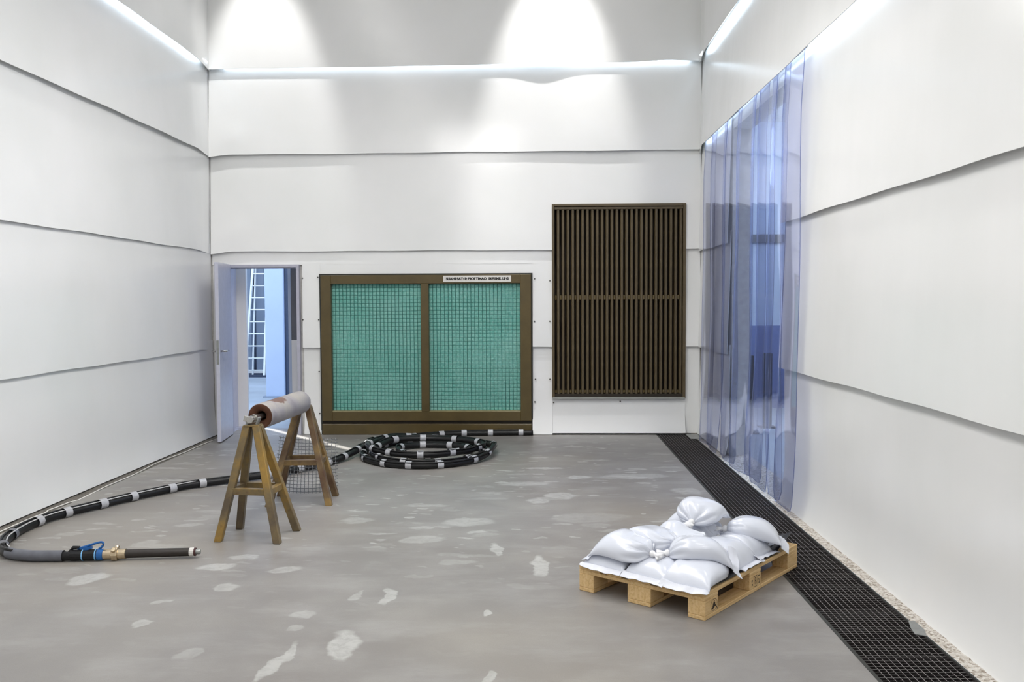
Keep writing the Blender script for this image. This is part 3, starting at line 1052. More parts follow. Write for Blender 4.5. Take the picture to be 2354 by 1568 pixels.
glab = ['steel floor grating panel at the far end, beside the end wall sheeting',
        'steel floor grating panel under the far strips of the plastic curtain',
        'steel floor grating panel beside the middle of the strip curtain',
        'steel floor grating panel at the near edge of the strip curtain',
        'steel floor grating panel behind the loaded pallet, beside its white bags',
        'steel floor grating panel under the right rear corner of the pallet',
        'steel floor grating panel just in front of the pallet by the right wall',
        'steel floor grating panel at the bottom edge of the photo, nearest of the row']
for k in range(8):
    g_ = thing('floor_grating', glab[k], 'grating', (0, 10.12 - PLEN * k, 0), 0, 'floor grating panels along the right wall')
    o = bpy.data.objects.new('bar_grid', gmesh)
    COL.objects.link(o)
    o.parent = g_
    o['kind'] = 'stuff'
    o = bpy.data.objects.new('rim', fmesh)
    COL.objects.link(o)
    o.parent = g_
# small steel cover plate in the far corner and a bent lug near the front
cp = MB()
cp.box(1.83, 2.02, 10.50, 10.86, 0.003, 0.010)
cpo = cp.build('cover_plate', M['galv'], bevel=0.002)
tag(cpo, 'small grey steel cover plate at the far end of the grating', 'plate')
lg = MB()
lg.add([(1.86, 4.36, 0.004), (1.905, 4.33, 0.005), (1.925, 4.40, 0.010), (1.925, 4.52, 0.012), (1.895, 4.52, 0.010), (1.87, 4.43, 0.006)],
       [(0, 1, 2, 3, 4, 5)])
lgo = lg.build('steel_lug', M['galv'])
lm = lgo.modifiers.new('thickness', 'SOLIDIFY')
lm.thickness = 0.004
tag(lgo, 'small bent steel lug at the wall side edge of the front grating', 'lug')

# ------------------------------------------------------------------ strip curtain
sc_ = thing('strip_curtain', 'bluish clear plastic strip curtain hanging in the right wall opening', 'strip curtain', (0, 0, 0))
edges = [(9.78, 10.42), (9.22, 9.98), (8.62, 9.36), (8.05, 8.72), (7.62, 8.16), (7.34, 7.90), (7.00, 7.50), (6.62, 7.12)]
for k, (ya, yb) in enumerate(edges):
    r3 = random.Random(40 + k)
    ph, ph2 = r3.uniform(0, 6), r3.uniform(0, 6)
    nzn, ny = 64, 14
    zt_, zb_ = 3.475, 0.035 + 0.03 * r3.random()
    bow = r3.uniform(0.012, 0.034)
    rows = []
    for i in range(nzn + 1):
        t = i / nzn
        row = []
        for j in range(ny + 1):
            s = j / ny
            yy = ya + (yb - ya) * s
            rcorner = 0.08
            zb2 = zb_
            dn = (yy - ya)
            if dn < rcorner:
                zb2 += rcorner - math.sqrt(max(0, rcorner ** 2 - (rcorner - dn) ** 2))
            dn = yb - yy
            if dn < rcorner:
                zb2 += rcorner - math.sqrt(max(0, rcorner ** 2 - (rcorner - dn) ** 2))
            z = zt_ + (zb2 - zt_) * t
            x = 1.974 - 0.007 * (k % 2) - 0.020 * min(1, t * 8) - bow * (1 - (2 * s - 1) ** 2) * min(1, t * 5)
            x -= 0.015 * t * (1 + math.sin(z * 1.7 + ph)) * (0.6 + 0.4 * math.sin(5 * s + ph2)) + (0.010 if k < 7 else 0.002) * t * t * (1 + math.sin(9 * s + ph + z * 1.5)) * math.sin(PI * s + ph2) + 0.006 * t * math.sin(z * 4.1 + ph2 + 3 * s)
            x -= 0.02 * t * t
            yy2 = yy + (0.02 if k < 7 else 0.004) * t * math.sin(z * 1.3 + ph)
            row.append((x, yy2, z))
        rows.append(row)
    b = MB()
    b.grid(rows)
    o = b.build('strip', [M['pvc'], M['pvc_edge']], sc_, smooth=True)
    thick(o, 0.006, 0.0, 1)
b = MB()
b.box(1.962, 1.980, 6.6, 10.45, 3.474, 3.486)
b.build('hanging_rail', M['galv'], sc_)

# ------------------------------------------------------------------ trestles
def trestle(label, feet, apex, mat, top_dir):
    c = sum((Vector((*f, 0)) for f in feet), Vector()) / 4
    t = thing('trestle', label, 'trestle', c)
    H = apex[2]
    ap = Vector(apex) - c
    tops = []
    for f in feet:
        p = Vector((*f, 0)) - c
        top = ap + Vector((p.x * 0.16, p.y * 0.10, -0.02))
        tops.append((p, top))
        b = MB()
        b.bar(p, top, 0.050, 0.050, (0.0, 1, 0))
        me = b.mesh('leg')
        for v in me.vertices:
            if v.co.z < 0.06:          # feet cut flat on the floor
                d = (top - p)
                v.co -= d * (v.co.z / d.z)
        bm = bmesh.new()
        bm.from_mesh(me)
        bmesh.ops.bevel(bm, geom=bm.edges[:], offset=0.004, segments=1, affect='EDGES')
        bm.to_mesh(me)
        bm.free()
        link('leg', me, mat, t)
    zr = 0.335
    cs = []
    for p, top in tops:
        cs.append(p + (top - p) * (zr / top.z))
    for i in range(4):
        a, b_ = cs[i], cs[(i + 1) % 4]
        b = MB()
        b.bar(a, b_, 0.040, 0.045)
        b.build('brace', mat, t, bevel=0.003)
    b = MB()
    b.box(-0.055, 0.055, -0.045, 0.045, -0.022, -0.008)
    b.build('top_plate', mat, t, tuple(ap), bevel=0.003)
    for s in (-1, 1):
        b = MB()
        b.bar((ap.x + s * 0.030, ap.y, ap.z - 0.008), (ap.x + s * 0.048, ap.y, ap.z + 0.042), 0.014, 0.05, (0, 1, 0))
        b.build('cradle_lug', M['galv'], t, bevel=0.002)
    return t
t1 = trestle('yellow four-legged steel trestle, the nearer one, with the pipe end on it',
             [(-2.185, 6.015), (-1.760, 5.965), (-1.718, 6.310), (-2.150, 6.360)], (-1.985, 6.185, 0.795), M['trestle'], 0)
t2 = trestle('brownish four-legged steel trestle, the farther one, beside the wire mesh',
             [(-2.150, 7.060), (-1.668, 7.095), (-1.695, 7.455), (-2.165, 7.440)], (-1.925, 7.33, 0.795), M['trestle2'], 0)

# pipe on a spindle across both trestles
pa, pb_ = Vector((-1.982, 6.345, 0.822)), Vector((-1.928, 7.235, 0.822))
pc = (pa + pb_) / 2
pp = thing('steel_pipe', 'grey blasted steel pipe with rusty end lying across two trestles', 'pipe', pc, -math.atan2(pb_.x - pa.x, pb_.y - pa.y))
hl = (pb_ - pa).length / 2
b = MB()
b.tube([(0, -hl, 0), (0, -hl + 0.01, 0), (0, hl - 0.01, 0), (0, hl, 0)], [0.088, 0.092, 0.092, 0.088], 40, cap=False)
o = b.build('shell', M['pipe'], pp)
autosmooth(o, 50)
def ringplate(y, sgn):
    b = MB()
    n = 36
    rr = [(0.0885, y), (0.080, y - 0.003 * sgn), (0.040, y + 0.012 * sgn), (0.034, y + 0.05 * sgn), (0.034, y + 0.25 * sgn)]
    P = []
    for k in range(n + 1):
        a = 2 * PI * k / n
        P.append([(r * math.cos(a), yy, r * math.sin(a)) for r, yy in rr])
    b.grid(P)
    return b
ro = ringplate(-hl, 1).build('end_ring', M['rust'], pp, smooth=True)
ro['label'] = 'rusty brown end face with a round bore'
ringplate(hl, -1).build('end_ring', M['rust'], pp, smooth=True)
b = MB()
b.tube([(0, -hl - 0.20, 0.0), (0, -hl - 0.195, 0), (0, hl + 0.18, 0.0)], [0.014, 0.019, 0.019], 14)
o = b.build('spindle', M['chrome'], pp)
autosmooth(o)
b = MB()
b.tube([(0, -hl - 0.13, 0), (0, -hl - 0.085, 0)], 0.031, 8)
b.build('collar', M['chrome'], pp, bevel=0.002)
b = MB()
b.tube([(0, -hl - 0.205, 0), (0, -hl - 0.175, 0)], 0.028, 6)
b.build('spindle_nut', M['chrome'], pp, bevel=0.002)
b = MB()
b.bar((-0.045, -hl - 0.19, 0.012), (0.02, -hl - 0.19, -0.004), 0.02, 0.040)
b.build('clamp_bar', M['chrome'], pp, bevel=0.002)

# loose piece of woven wire mesh standing behind the far trestle
wm = thing('wire_mesh_panel', 'loose square of curved woven wire mesh leaning on the far trestle', 'wire mesh', (0, 0, 0))
b = MB()
nxm, nzm = 16, 15
def wmp(a, c):
    a0, c0 = a * 2 - 1, c
    x = -1.985 + a0 * 0.245 + 0.035 * c0 * (-0.8) + 0.02 * a0 * (1 - c0)
    y = 7.545 + 0.17 * c0 + 0.06 * a0 * a0 * (0.4 + c0)
    z = 0.012 + 0.435 * c0 - 0.02 * a * c0 + 0.018 * a0 * a0 * (1 - c0)
    return (x, y, z)
for i in range(nxm + 1):
    b.tube([Vector(wmp(i / nxm, c / 30)) + Vector((0, 0.0028 * (1 if (c + i) % 2 else -1), 0)) for c in range(-1, 32)], 0.0026, 5, ups=(0, 1, 0))
for j in range(nzm + 1):
    b.tube([Vector(wmp(a / 32, j / nzm)) + Vector((0, -0.0028 * (1 if (a + j) % 2 else -1), 0)) for a in range(-1, 34)], 0.0026, 5, ups=(0, 1, 0))
wmo = b.build('wire_weave', M['mesh'], wm)
wmo['kind'] = 'stuff'

# ------------------------------------------------------------------ blast hose
def catmull(P, step=0.03):
    P = [Vector(p) for p in P]
    P = [P[0] * 2 - P[1]] + P + [P[-1] * 2 - P[-2]]
    out = []
    for i in range(1, len(P) - 2):
        p0, p1, p2, p3 = P[i - 1:i + 3]
        n_ = max(2, int((p2 - p1).length / step))
        for k in range(n_):
            t = k / n_
            out.append(0.5 * ((2 * p1) + (-p0 + p2) * t + (2 * p0 - 5 * p1 + 4 * p2 - p3) * t * t + (-p0 + 3 * p1 - 3 * p2 + p3) * t ** 3))
    out.append(P[-2])
    return out
hz = 0.033
path = [(-2.94, 5.543, hz), (-3.109, 5.537, hz), (-3.255, 5.545, hz), (-3.43, 5.625, hz), (-3.565, 5.815, hz), (-3.635, 6.015, hz), (-3.672, 6.313, hz), (-3.632, 6.602, hz),
        (-3.508, 6.888, hz), (-3.367, 7.183, hz), (-3.244, 7.399, hz), (-3.05, 7.70, hz), (-2.765, 7.95, hz), (-2.42, 8.26, hz), (-2.261, 8.50, hz),
        (-2.05, 8.86, hz), (-1.93, 9.22, hz + 0.02)]
ccx, ccy = -1.15, 9.50
def cp_(deg, fr_, z):
    a = math.radians(deg)
    return (ccx + 0.70 * fr_ * math.cos(a), ccy + 0.86 * fr_ * math.sin(a), z)
path += [cp_(172, 0.98, .085), cp_(135, 0.97, .095), cp_(100, 0.93, .05), cp_(60, 0.92, .04), cp_(25, 0.96, .05), cp_(0, 1.0, .09), cp_(-30, 1.0, .05), cp_(-60, 1.0, hz), cp_(-90, 1.0, hz),
         cp_(-120, 1.0, hz), cp_(-150, 1.0, hz), cp_(180, 0.97, hz), cp_(150, 0.90, .035), cp_(115, 0.80, .04), cp_(75, 0.78, hz), cp_(40, 0.80, hz), cp_(5, 0.86, hz),
         cp_(-35, 0.86, hz), cp_(-70, 0.84, hz), cp_(-100, 0.86, .04), cp_(-135, 0.86, .05), cp_(-170, 0.84, .05), cp_(150, 0.78, .09), cp_(115, 0.64, .09), cp_(75, 0.60, .085), cp_(35, 0.70, .09),
         cp_(5, 0.84, .095), cp_(-25, 0.74, .09), cp_(-60, 0.50, .06), cp_(-100, 0.36, hz), cp_(-150, 0.40, hz), cp_(160, 0.52, .04), cp_(120, 0.50, hz), cp_(80, 0.46, hz), cp_(35, 0.55, .04), cp_(-5, 0.66, .05),
         cp_(-45, 0.68, .09), cp_(-80, 0.66, .09), cp_(-115, 0.70, .09), cp_(-150, 0.80, .095), cp_(-175, 0.92, .10), (-1.83, 9.82, .09), (-1.70, 10.18, .05), (-1.40, 10.53, hz), (-0.96, 10.75, hz), (-0.43, 10.80, hz), (-0.03, 10.815, hz)]
hp = catmull(path)
hs = thing('blast_hose', 'long black blasting hose with grey tape bands, coiled on the floor by the filter wall', 'hose', (0, 0, 0))
b = MB()
b.tube(hp, 0.030, 12)
b.build('hose', M['rubber'], hs, smooth=True)
cum = [0.0]
for i in range(1, len(hp)):
    cum.append(cum[-1] + (hp[i] - hp[i - 1]).length)
def at_len(s):
    i = min(range(len(cum)), key=lambda q: abs(cum[q] - s))
    return i
def offs(i, side, up):
    d = (hp[min(i + 1, len(hp) - 1)] - hp[max(i - 1, 0)]).normalized()
    n_ = d.cross(Vector((0, 0, 1))).normalized()
    return hp[i] + n_ * side + Vector((0, 0, up))
# control lines taped to the hose
b = MB()
b.tube([offs(i, 0.012 * math.sin(cum[i] * 1.1) + 0.012, 0.032) for i in range(at_len(0.5), at_len(2.9), 2)], 0.0045, 6)
co = b.build('control_line', M['cable'], hs, smooth=True)
co['label'] = 'thin pale control line'
b = MB()
b.tube([offs(i, -0.022 + 0.006 * math.sin(cum[i] * 0.7), 0.030) for i in range(at_len(0.4), len(hp) - 4, 2)], 0.0095, 7)
b.build('air_line', M['rubber'], hs, smooth=True)
s = 0.62
while s < cum[-1] - 0.05:
    i = at_len(s)
    i2 = min(len(hp) - 1, i + 2)
    b = MB()
    up = Vector((0, 0, 0.005))
    b.tube([hp[i] + up, hp[i2] + up], 0.0395, 12, cap=False)
    b.build('tape_band', M['tape'] if s > 1.3 else M['tape_dark'], hs, smooth=True)
    s += 0.33 + rnd.uniform(-0.05, 0.06)
i0 = at_len(0.06)
b = MB()
b.tube([hp[i] + Vector((0, 0, .002)) for i in range(i0, at_len(0.50))], 0.036, 12, cap=False)
to_ = b.build('tape_wrap', M['tape_dark'], hs, smooth=True)
to_['label'] = 'broad grey tape wrap'
# gun end
ga, gd = Vector((-2.965, 5.541, 0.038)), Vector((0.9935, 0.112, 0.0)).normalized()
def gp(s_, side=0.0, up=0.0):
    return ga + gd * s_ + Vector((-gd.y, gd.x, 0)) * side + Vector((0, 0, up))
b = MB()
b.tube([gp(0), gp(0.004), gp(0.19)], [0.030, 0.036, 0.036], 14)
b.build('grip_sleeve', M['rubber'], hs, smooth=False)
for q in (0.075, 0.155):
    b = MB()
    b.tube([gp(q), gp(q + 0.007)], 0.0375, 14)
    b.build('clip_ring', M['bluering'], hs)
b = MB()      # lever: body, arm and loop guard
b.tube([gp(0.165), gp(0.168), gp(0.200), gp(0.204)], [0.033, 0.0375, 0.0375, 0.033], 12)
arm = [gp(0.045, 0, 0.040), gp(0.10, 0, 0.056), gp(0.16, 0, 0.074), gp(0.190, 0, 0.080), gp(0.202, 0, 0.075), gp(0.203, 0, 0.062), gp(0.190, 0, 0.046), gp(0.175, 0, 0.036)]
b.tube(catmull(arm, 0.01), 0.0072, 8)
b.bar(gp(0.060, 0, 0.044), gp(0.135, 0, 0.048), 0.018, 0.016)
b.bar(gp(0.085, 0, 0.038), gp(0.120, 0, 0.046), 0.026, 0.018)
lo = b.build('trigger_lever', M['blue'], hs)
autosmooth(lo)
lo['label'] = 'blue trigger lever with loop guard'
b = MB()
b.tube([gp(-0.012, 0, 0.022), gp(0.02, 0, 0.050), gp(0.055, 0, 0.050), gp(0.06, 0, 0.03)], [0.004, 0.012, 0.010, 0.006], 6)
b.build('lever_hinge', M['rubber'], hs)
b = MB()
b.tube([gp(0.203), gp(0.206), gp(0.258), gp(0.260)], [0.031, 0.034, 0.034, 0.030], 16)
b.tube([gp(0.292), gp(0.295), gp(0.342), gp(0.345)], [0.029, 0.033, 0.033, 0.029], 16)
o = b.build('coupling_socket', M['brass'], hs)
autosmooth(o)
b = MB()
b.tube([gp(0.256), gp(0.262), gp(0.290), gp(0.296)], [0.040, 0.047, 0.047, 0.040], 8)
for k in range(4):
    a = PI / 4 + k * PI / 2
    c = Vector((-gd.y, gd.x, 0)) * math.cos(a) + Vector((0, 0, 1)) * math.sin(a)
    if c.z < -0.2:
        continue
    b.tube([gp(0.276) + c * 0.036, gp(0.276) + c * 0.058], [0.017, 0.014], 8, ups=gd)
b.build('coupling_claw', M['brass'], hs, bevel=0.0015)
b = MB()
b.tube([gp(0.340), gp(0.50), gp(0.7420)], [0.0275, 0.0275, 0.0265], 14)
o = b.build('nozzle_hose', simple('brown_black_rubber', (0.022, 0.017, 0.014, 1), 0.45), hs)
autosmooth(o)
b = MB()
b.tube([gp(0.7370), gp(0.7440), gp(0.7620), gp(0.7680)], [0.026, 0.028, 0.028, 0.024], 14)
o = b.build('nozzle_ferrule', M['sign'], hs)
b = MB()
b.tube([gp(0.7680), gp(0.7790)], 0.0265, 14)
b.build('nozzle_ring', simple('dark_red_ring', srgb(66, 30, 30), 0.5), hs)
b = MB()
b.tube([gp(0.7780), gp(0.8040), gp(0.8070)], [0.0165, 0.0165, 0.0145], 14)
o = b.build('nozzle', M['galv'], hs)
autosmooth(o)

# ------------------------------------------------------------------ pallet
PA = Vector((0.866, 4.528, 0))
PANG = math.radians(51.7)
plt = thing('pallet', 'wooden four-way pallet loaded with white sand bags by the drain', 'pallet', PA, PANG)
# local x = along the long side (away from the camera), local y = along the short front side (to the left)
PW, PLN, PH = 0.79, 1.20, 0.144
rp = random.Random(3)
def pbox(name, x0, x1, y0, y1, z0, z1):
    b = MB()
    b.box(0, x1 - x0, 0, y1 - y0, z0, z1)
    return b.build(name, M['wood'], plt, (x0, y0, 0), bevel=0.003)
bw = (0.143, 0.098, 0.143, 0.098, 0.143)
gap = (PW - sum(bw)) / 4
y = 0
for w_ in bw:
    pbox('deck_board', 0, PLN, y, y + w_, 0.122, PH)
    y += w_ + gap
for x in (0, 0.5275, 1.055):
    pbox('cross_board', x, x + 0.145, 0, PW, 0.100, 0.122)
for y0, y1 in ((0, 0.10), (PW / 2 - 0.0725, PW / 2 + 0.0725), (PW - 0.10, PW)):
    pbox('bottom_board', 0, PLN, y0, y1, 0.0, 0.022)
    for x in (0, 0.5275, 1.055):
        pbox('block', x, x + 0.145, y0, y1, 0.022, 0.100)
# branded oval on the corner block and the stamp on the middle block (long side, facing right)
def flat(name, polys):
    b = MB()
    for p in polys:
        n_ = len(p)
        b.add([(x, -0.0008, z) for x, z in p], [tuple(range(n_))])
    o = b.build(name, M['stamp'], plt)
    return o
def ell(cx, cz, rx, rz, n_=24, a0=0, a1=2 * PI):
    return [(cx + rx * math.cos(a0 + (a1 - a0) * k / n_), cz + rz * math.sin(a0 + (a1 - a0) * k / n_)) for k in range(n_ + 1)]
def ring_polys(cx, cz, rx, rz, w):
    o_, i_ = ell(cx, cz, rx, rz), ell(cx, cz, rx - w, rz - w)
    return [[o_[k], o_[k + 1], i_[k + 1], i_[k]] for k in range(24)]
polys = ring_polys(0.098, 0.062, 0.037, 0.031, 0.0025)
polys += [[(0.080, 0.050), (0.096, 0.045), (0.108, 0.052), (0.112, 0.068), (0.104, 0.078), (0.092, 0.074), (0.086, 0.062)],
          [(0.108, 0.050), (0.120, 0.050), (0.122, 0.057), (0.110, 0.060)], [(0.070, 0.044), (0.090, 0.040), (0.094, 0.045), (0.076, 0.050)],
          [(0.094, 0.078), (0.112, 0.081), (0.112, 0.084), (0.094, 0.082)], [(0.118, 0.036), (0.134, 0.040), (0.132, 0.046), (0.120, 0.044)],
          [(0.130, 0.028), (0.143, 0.033), (0.143, 0.040), (0.132, 0.036)], [(0.060, 0.032), (0.066, 0.032), (0.066, 0.036), (0.060, 0.036)]]
flat('brand_mark', polys)['label'] = 'dark branded oval emblem'
X0 = 0.5275
def rect(x0, z0, x1, z1): return [(x0, z0), (x1, z0), (x1, z1), (x0, z1)]
polys = [rect(X0 + .050, .030, X0 + .053, .092), rect(X0 + .050, .089, X0 + .092, .092), rect(X0 + .050, .030, X0 + .092, .033), rect(X0 + .090, .030, X0 + .092, .092),
         rect(X0 + .064, .044, X0 + .069, .082), rect(X0 + .064, .078, X0 + .082, .082), rect(X0 + .064, .062, X0 + .078, .066), rect(X0 + .078, .046, X0 + .083, .058),
         rect(X0 + .102, .036, X0 + .107, .086), rect(X0 + .102, .081, X0 + .125, .086), rect(X0 + .102, .060, X0 + .120, .065), rect(X0 + .114, .040, X0 + .126, .046), rect(X0 + .121, .050, X0 + .126, .058),
         [(X0 + .020, .066), (X0 + .032, .062), (X0 + .036, .074), (X0 + .024, .080)], [(X0 + .022, .044), (X0 + .034, .042), (X0 + .038, .052), (X0 + .026, .056)]]
flat('stamp_mark', polys)['label'] = 'dark branded stamp of boxed characters'

# black slip sheet between deck and bags, rolled up at the far right corner
b = MB()
rows = []
for i in range(40):
    u = 0.012 + 1.17 * i / 39
    row = []
    for j in range(26):
        v = 0.012 + 0.755 * j / 25
        z = PH + 0.0035 + 0.0012 * math.sin(u * 17 + v * 9) * math.sin(v * 21)
        k = max(0.0, (u - 0.90) / 0.28) * max(0.0, (0.20 - v) / 0.19)
        z += 0.07 * k ** 1.2 + (0.010 * max(0, math.sin(u * 14)) * math.exp(-v / 0.03))
        row.append((u, v + 0.0 + 0.02 * k, z))
    rows.append(row)
b.grid(rows)
ss = b.build('slip_sheet', M['mat'], None, (PA.x, PA.y, 0), smooth=True)
ss.rotation_euler = (0, 0, PANG)
m_ = ss.modifiers.new('thickness', 'SOLIDIFY')
m_.thickness = 0.002
m_.offset = 0
tag(ss, 'black slip sheet lying on the pallet under the white bags', 'sheet')

# ------------------------------------------------------------------ sand bags, laid one after another; each settles on what lies below it
HG = 0.01
UX0, VY0, NU, NV = -0.3, -0.35, 190, 160
HF = np.full((NU, NV), 0.150)
gu = UX0 + HG * np.arange(NU)[:, None] + 0 * np.arange(NV)[None, :]
gv = VY0 + HG * np.arange(NV)[None, :] + 0 * np.arange(NU)[:, None]
out = np.maximum.reduce([-gu, gu - PLN, -gv, gv - PW, np.zeros_like(gu)])
def blur(a, r):
    for ax in (0, 1):
        k = np.ones(2 * r + 1) / (2 * r + 1)
        a = np.apply_along_axis(lambda q: np.convolve(np.pad(q, r, mode='edge'), k, 'valid'), ax, a)
    return a
def sstep(t):
    t = min(1, max(0, t))
    return t * t * (3 - 2 * t)
def bagprof(s, W, H):
    """half width and full height of the bag at s, 0 = sewn end, 1 = tied neck"""
    w = W / 2 * (0.94 + 0.06 * max(0, 1 - s / 0.12))
    h = H * max(0.0, 1 - (1 - min(1, s / 0.40)) ** 2.2) ** 0.62
    if s > 0.55:
        t = (s - 0.55) / 0.45
        w *= (1 - t ** 2.6) ** 0.62 * 0.93 + 0.07
        h *= (1 - t ** 2.8) ** 0.55 * 0.80 + 0.20
    return max(w, 0.014), max(h, 0.004)
def make_bag(label, knot, sew, W=0.27, H=0.125, seed=0, sink=0.0, tail=True, knotlen=1.0, droop=0.3, stiff=0.35, crease=1.0, hold=False, lift=0.0):
    """knot, sew: pallet coordinates (long, short) of the tied neck and of the sewn edge"""
    global HF
    r4 = random.Random(seed)
    K, S = np.array(knot, float), np.array(sew, float)
    ax = K - S
    L = float(np.linalg.norm(ax))
    ax = ax / L
    pv = np.array([-ax[1], ax[0]])
    HB = blur(HF, 5)
    HB = np.maximum(HB, blur(HF, 2) - 0.030)
    def base(p):
        i = min(NU - 2, max(0, (p[0] - UX0) / HG))
        j = min(NV - 2, max(0, (p[1] - VY0) / HG))
        a, c = int(i), int(j)
        fi, fj = i - a, j - c
        return (HB[a, c] * (1 - fi) * (1 - fj) + HB[a + 1, c] * fi * (1 - fj) + HB[a, c + 1] * (1 - fi) * fj + HB[a + 1, c + 1] * fi * fj) - sink
    NSS, NT_ = 40, 56
    ph = r4.uniform(0, 6)
    nf = r4.choice((8, 9, 11))
    rows = []
    ctr = base(S + ax * L * 0.5) + lift / max(stiff, 0.01)
    for i in range(NSS + 1):
        s = (i / NSS)
        s = 0.5 - 0.5 * math.cos(PI * s) if True else s
        s = 0.35 * s + 0.65 * i / NSS
        w, h = bagprof(s, W, H)
        row = []
        for k in range(NT_):
            th = 2 * PI * k / NT_
            cth, sth = math.cos(th), math.sin(th)
            yy = w * math.copysign(abs(cth) ** 0.72, cth)
            wr_amp = 0.017 * crease * math.exp(-((1 - s) / 0.26) ** 2) + 0.0030 * math.exp(-(s / 0.10) ** 2)
            fold = wr_amp * (abs(math.sin(nf * th / 2 + ph + 0.8 * math.sin(s * 6))) - 0.6)
            lump = 0.0045 * math.sin(s * 7 + ph) * math.sin(2 * th + ph * 1.3) * min(1, h / 0.05)
            c = 0.36 * h
            p = S + ax * (s * L) + pv * yy
            bz = (1 - stiff) * base(p) + stiff * ctr if s < 0.85 or hold else (1 - stiff * (1 - s) / 0.15) * base(p) + stiff * (1 - s) / 0.15 * ctr
            if sth >= 0:
                z = bz + c + (h - c) * abs(sth) ** 0.85 + (fold + lump) * min(1, abs(sth) * 2)
            else:
                z = bz + c - c * abs(sth) ** 0.6
            q = p + pv * (fold * 0.7 * cth)
            row.append((q[0], q[1], z))
        rows.append(row)
    t = thing('sand_bag', label, 'sand bag', PA, PANG, 'white sand bags on the pallet')
    b = MB()
    nbase = 0
    for row in rows:
        b.v += row
    for i in range(NSS):
        for k in range(NT_):
            k2 = (k + 1) % NT_
            b.f.append((i * NT_ + k, (i + 1) * NT_ + k, (i + 1) * NT_ + k2, i * NT_ + k2))
    b.f.append(tuple(range(NT_)))
    b.f.append(tuple(NSS * NT_ + k for k in reversed(range(NT_))))
    b.mi = [0] * len(b.f)
    o = b.build('bag_body', M['bag'], t, smooth=True)
    # flat sewn edge
    w0 = bagprof(0.02, W, H)[0]
    g_ = []
    for a in range(6):
        e = -0.004 + 0.046 * a / 5
        row = []
        for k in range(25):
            q = (2 * k / 24 - 1)
            p = S - ax * (e + 0.006 * math.sin(3.1 * q + ph) * (a / 5)) + pv * (w0 * q * (1.0 + 0.03 * a / 5))
            od = max(0.0, -p[0], -p[1], p[0] - PLN, p[1] - PW)
            wv = 0.004 * (1 + math.sin(5 * q + ph)) + 0.002 * (1 + math.sin(11 * q + ph * 2))
            bz0 = (1 - stiff) * base(S) + stiff * ctr
            zb_ = max(base(p), base(p) + (bz0 - base(S)) * (1 - 0.5 * a / 5))
            z = zb_ + 0.007 + wv * (a / 5) + (0.003 if a == 2 else 0) - droop * od
            row.append((p[0], p[1], z))
        g_.append(row)
    b = MB()
    b.grid(g_)
    o = b.build('seam_edge', M['seam'], t, smooth=True)
    thick(o, 0.003)
    if tail:
        zk = base(K) + 0.020 if not hold else max(base(K), (1 - stiff) * base(K) + stiff * ctr + 0.3 * 0.2 * H) + 0.012
        rr = [(0.0, 0.016), (0.008, 0.020), (0.018, 0.019), (0.026, 0.012), (0.036, 0.013), (0.048, 0.020), (0.062, 0.027), (0.070, 0.030)]
        b = MB()
        n_ = 18
        P = []
        for (e, r_) in rr:
            e *= knotlen
            row = []
            for k in range(n_ + 1):
                a = 2 * PI * (k % n_) / n_
                flt = 1 - 0.45 * max(0, (e - 0.03) / 0.04)
                rad = r_ * (1 + (0.28 * max(0, (e - 0.02) / 0.05)) * math.sin(5 * a + ph))
                p = K + ax * e + pv * (rad * math.cos(a) * (1.25 if e > 0.04 else 1))
                row.append((p[0], p[1], zk + rad * math.sin(a) * flt - 0.10 * e))
            P.append(row)
        b.grid(P)
        b.f.append(tuple((len(rr) - 1) * (n_ + 1) + k for k in range(n_)))
        b.mi.append(0)
        b.build('tied_neck', M['knot'], t, smooth=True)
    # height map of what now lies on the pallet
    du_ = gu - S[0]
    dv_ = gv - S[1]
    ss_ = (du_ * ax[0] + dv_ * ax[1]) / L
    yy_ = du_ * pv[0] + dv_ * pv[1]
    for i, j in np.argwhere((ss_ > -0.05) & (ss_ < 1.0) & (np.abs(yy_) < W / 2)):
        s = max(0, ss_[i, j])
        w, h = bagprof(s, W, H)
        q = abs(yy_[i, j]) / w
        if q < 1:
            top = (1 - stiff) * base((gu[i, j], gv[i, j])) + stiff * ctr + 0.36 * h + 0.64 * h * (1 - q ** 2.6) ** 0.6
            HF[i, j] = max(HF[i, j], top)
    return t

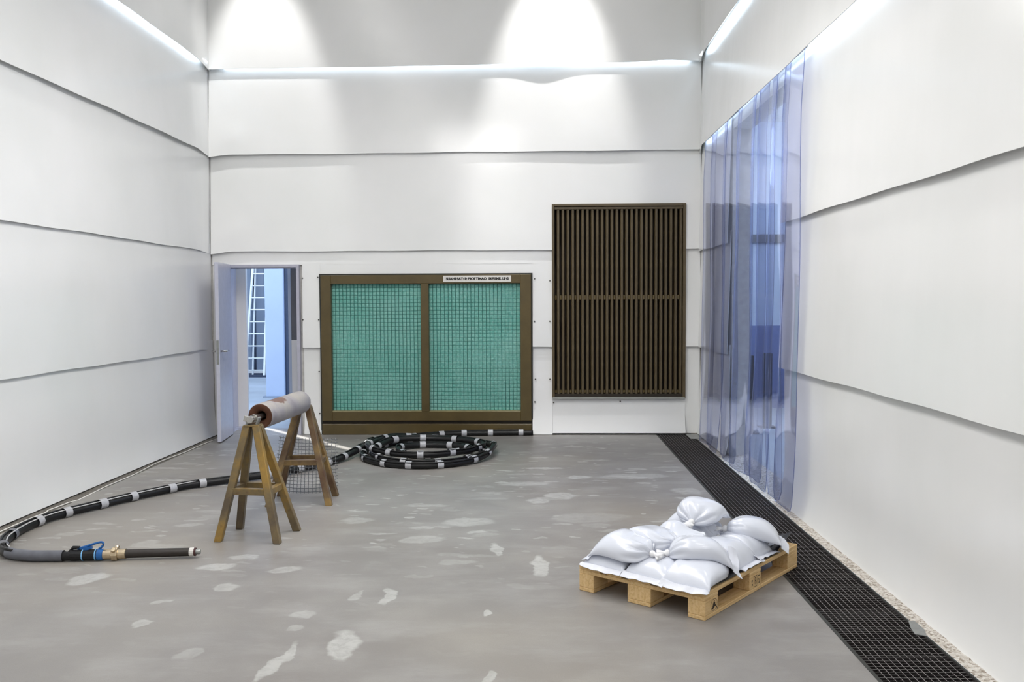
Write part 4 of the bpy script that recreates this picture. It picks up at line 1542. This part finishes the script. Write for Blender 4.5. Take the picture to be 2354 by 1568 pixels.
# (along the long side, along the short side)
make_bag('white sand bag lying flat at the front left corner of the pallet', (0.37, 0.62), (0.018, 0.640), 0.275, 0.085, 1, tail=False, droop=0.8)
make_bag('white sand bag lying flat in the middle of the pallet front edge', (0.36, 0.345), (0.014, 0.365), 0.265, 0.092, 2, tail=False, droop=0.8)
make_bag('white sand bag lying flat at the front right corner of the pallet', (0.36, 0.125), (0.014, 0.120), 0.275, 0.100, 3, tail=False, droop=0.8)
make_bag('white sand bag on the bottom layer at the left, behind the front row', (0.56, 0.36), (0.50, 0.73), 0.27, 0.125, 4, tail=False)
make_bag('white sand bag on the bottom layer with its seam at the right pallet edge', (0.56, 0.34), (0.570, 0.030), 0.27, 0.125, 5, tail=False)
make_bag('white sand bag squeezed behind the others with its creased seam at the right edge', (0.80, 0.34), (0.79, 0.04), 0.25, 0.115, 6, tail=False)
make_bag('white sand bag at the far right corner beside the curled black sheet', (1.04, 0.42), (1.03, 0.12), 0.25, 0.100, 7, tail=False)
make_bag('white sand bag on the bottom layer at the far left, under the topmost bag', (0.80, 0.40), (0.78, 0.72), 0.27, 0.125, 8, tail=False)
make_bag('white sand bag on the second layer at the left with radiating creases at its knot', (0.125, 0.395), (0.155, 0.735), 0.27, 0.115, 9, crease=1.5, stiff=0.45)
make_bag('white sand bag on the second layer in front, its open seam pointing right', (0.185, 0.315), (0.365, 0.035), 0.255, 0.120, 10, stiff=0.6)
make_bag('white sand bag in the middle of the heap between its higher neighbours', (0.50, 0.26), (0.42, 0.56), 0.25, 0.115, 11, tail=False)
make_bag('white sand bag under the topmost one with a crumpled knot towards the right', (0.76, 0.315), (0.82, 0.62), 0.27, 0.110, 12, crease=1.5, stiff=0.5)
make_bag('white sand bag hanging over the right rear edge on the second layer', (0.82, 0.285), (0.965, 0.010), 0.25, 0.120, 13, stiff=0.75)
make_bag('white sand bag high on the left with a flat corner sticking out left', (0.270, 0.335), (0.335, 0.675), 0.26, 0.140, 14, stiff=0.85)
make_bag('topmost white sand bag at the back with a knot facing the camera', (0.610, 0.405), (0.86, 0.43), 0.285, 0.115, 15, crease=1.5, stiff=0.8, hold=True, lift=0.012)
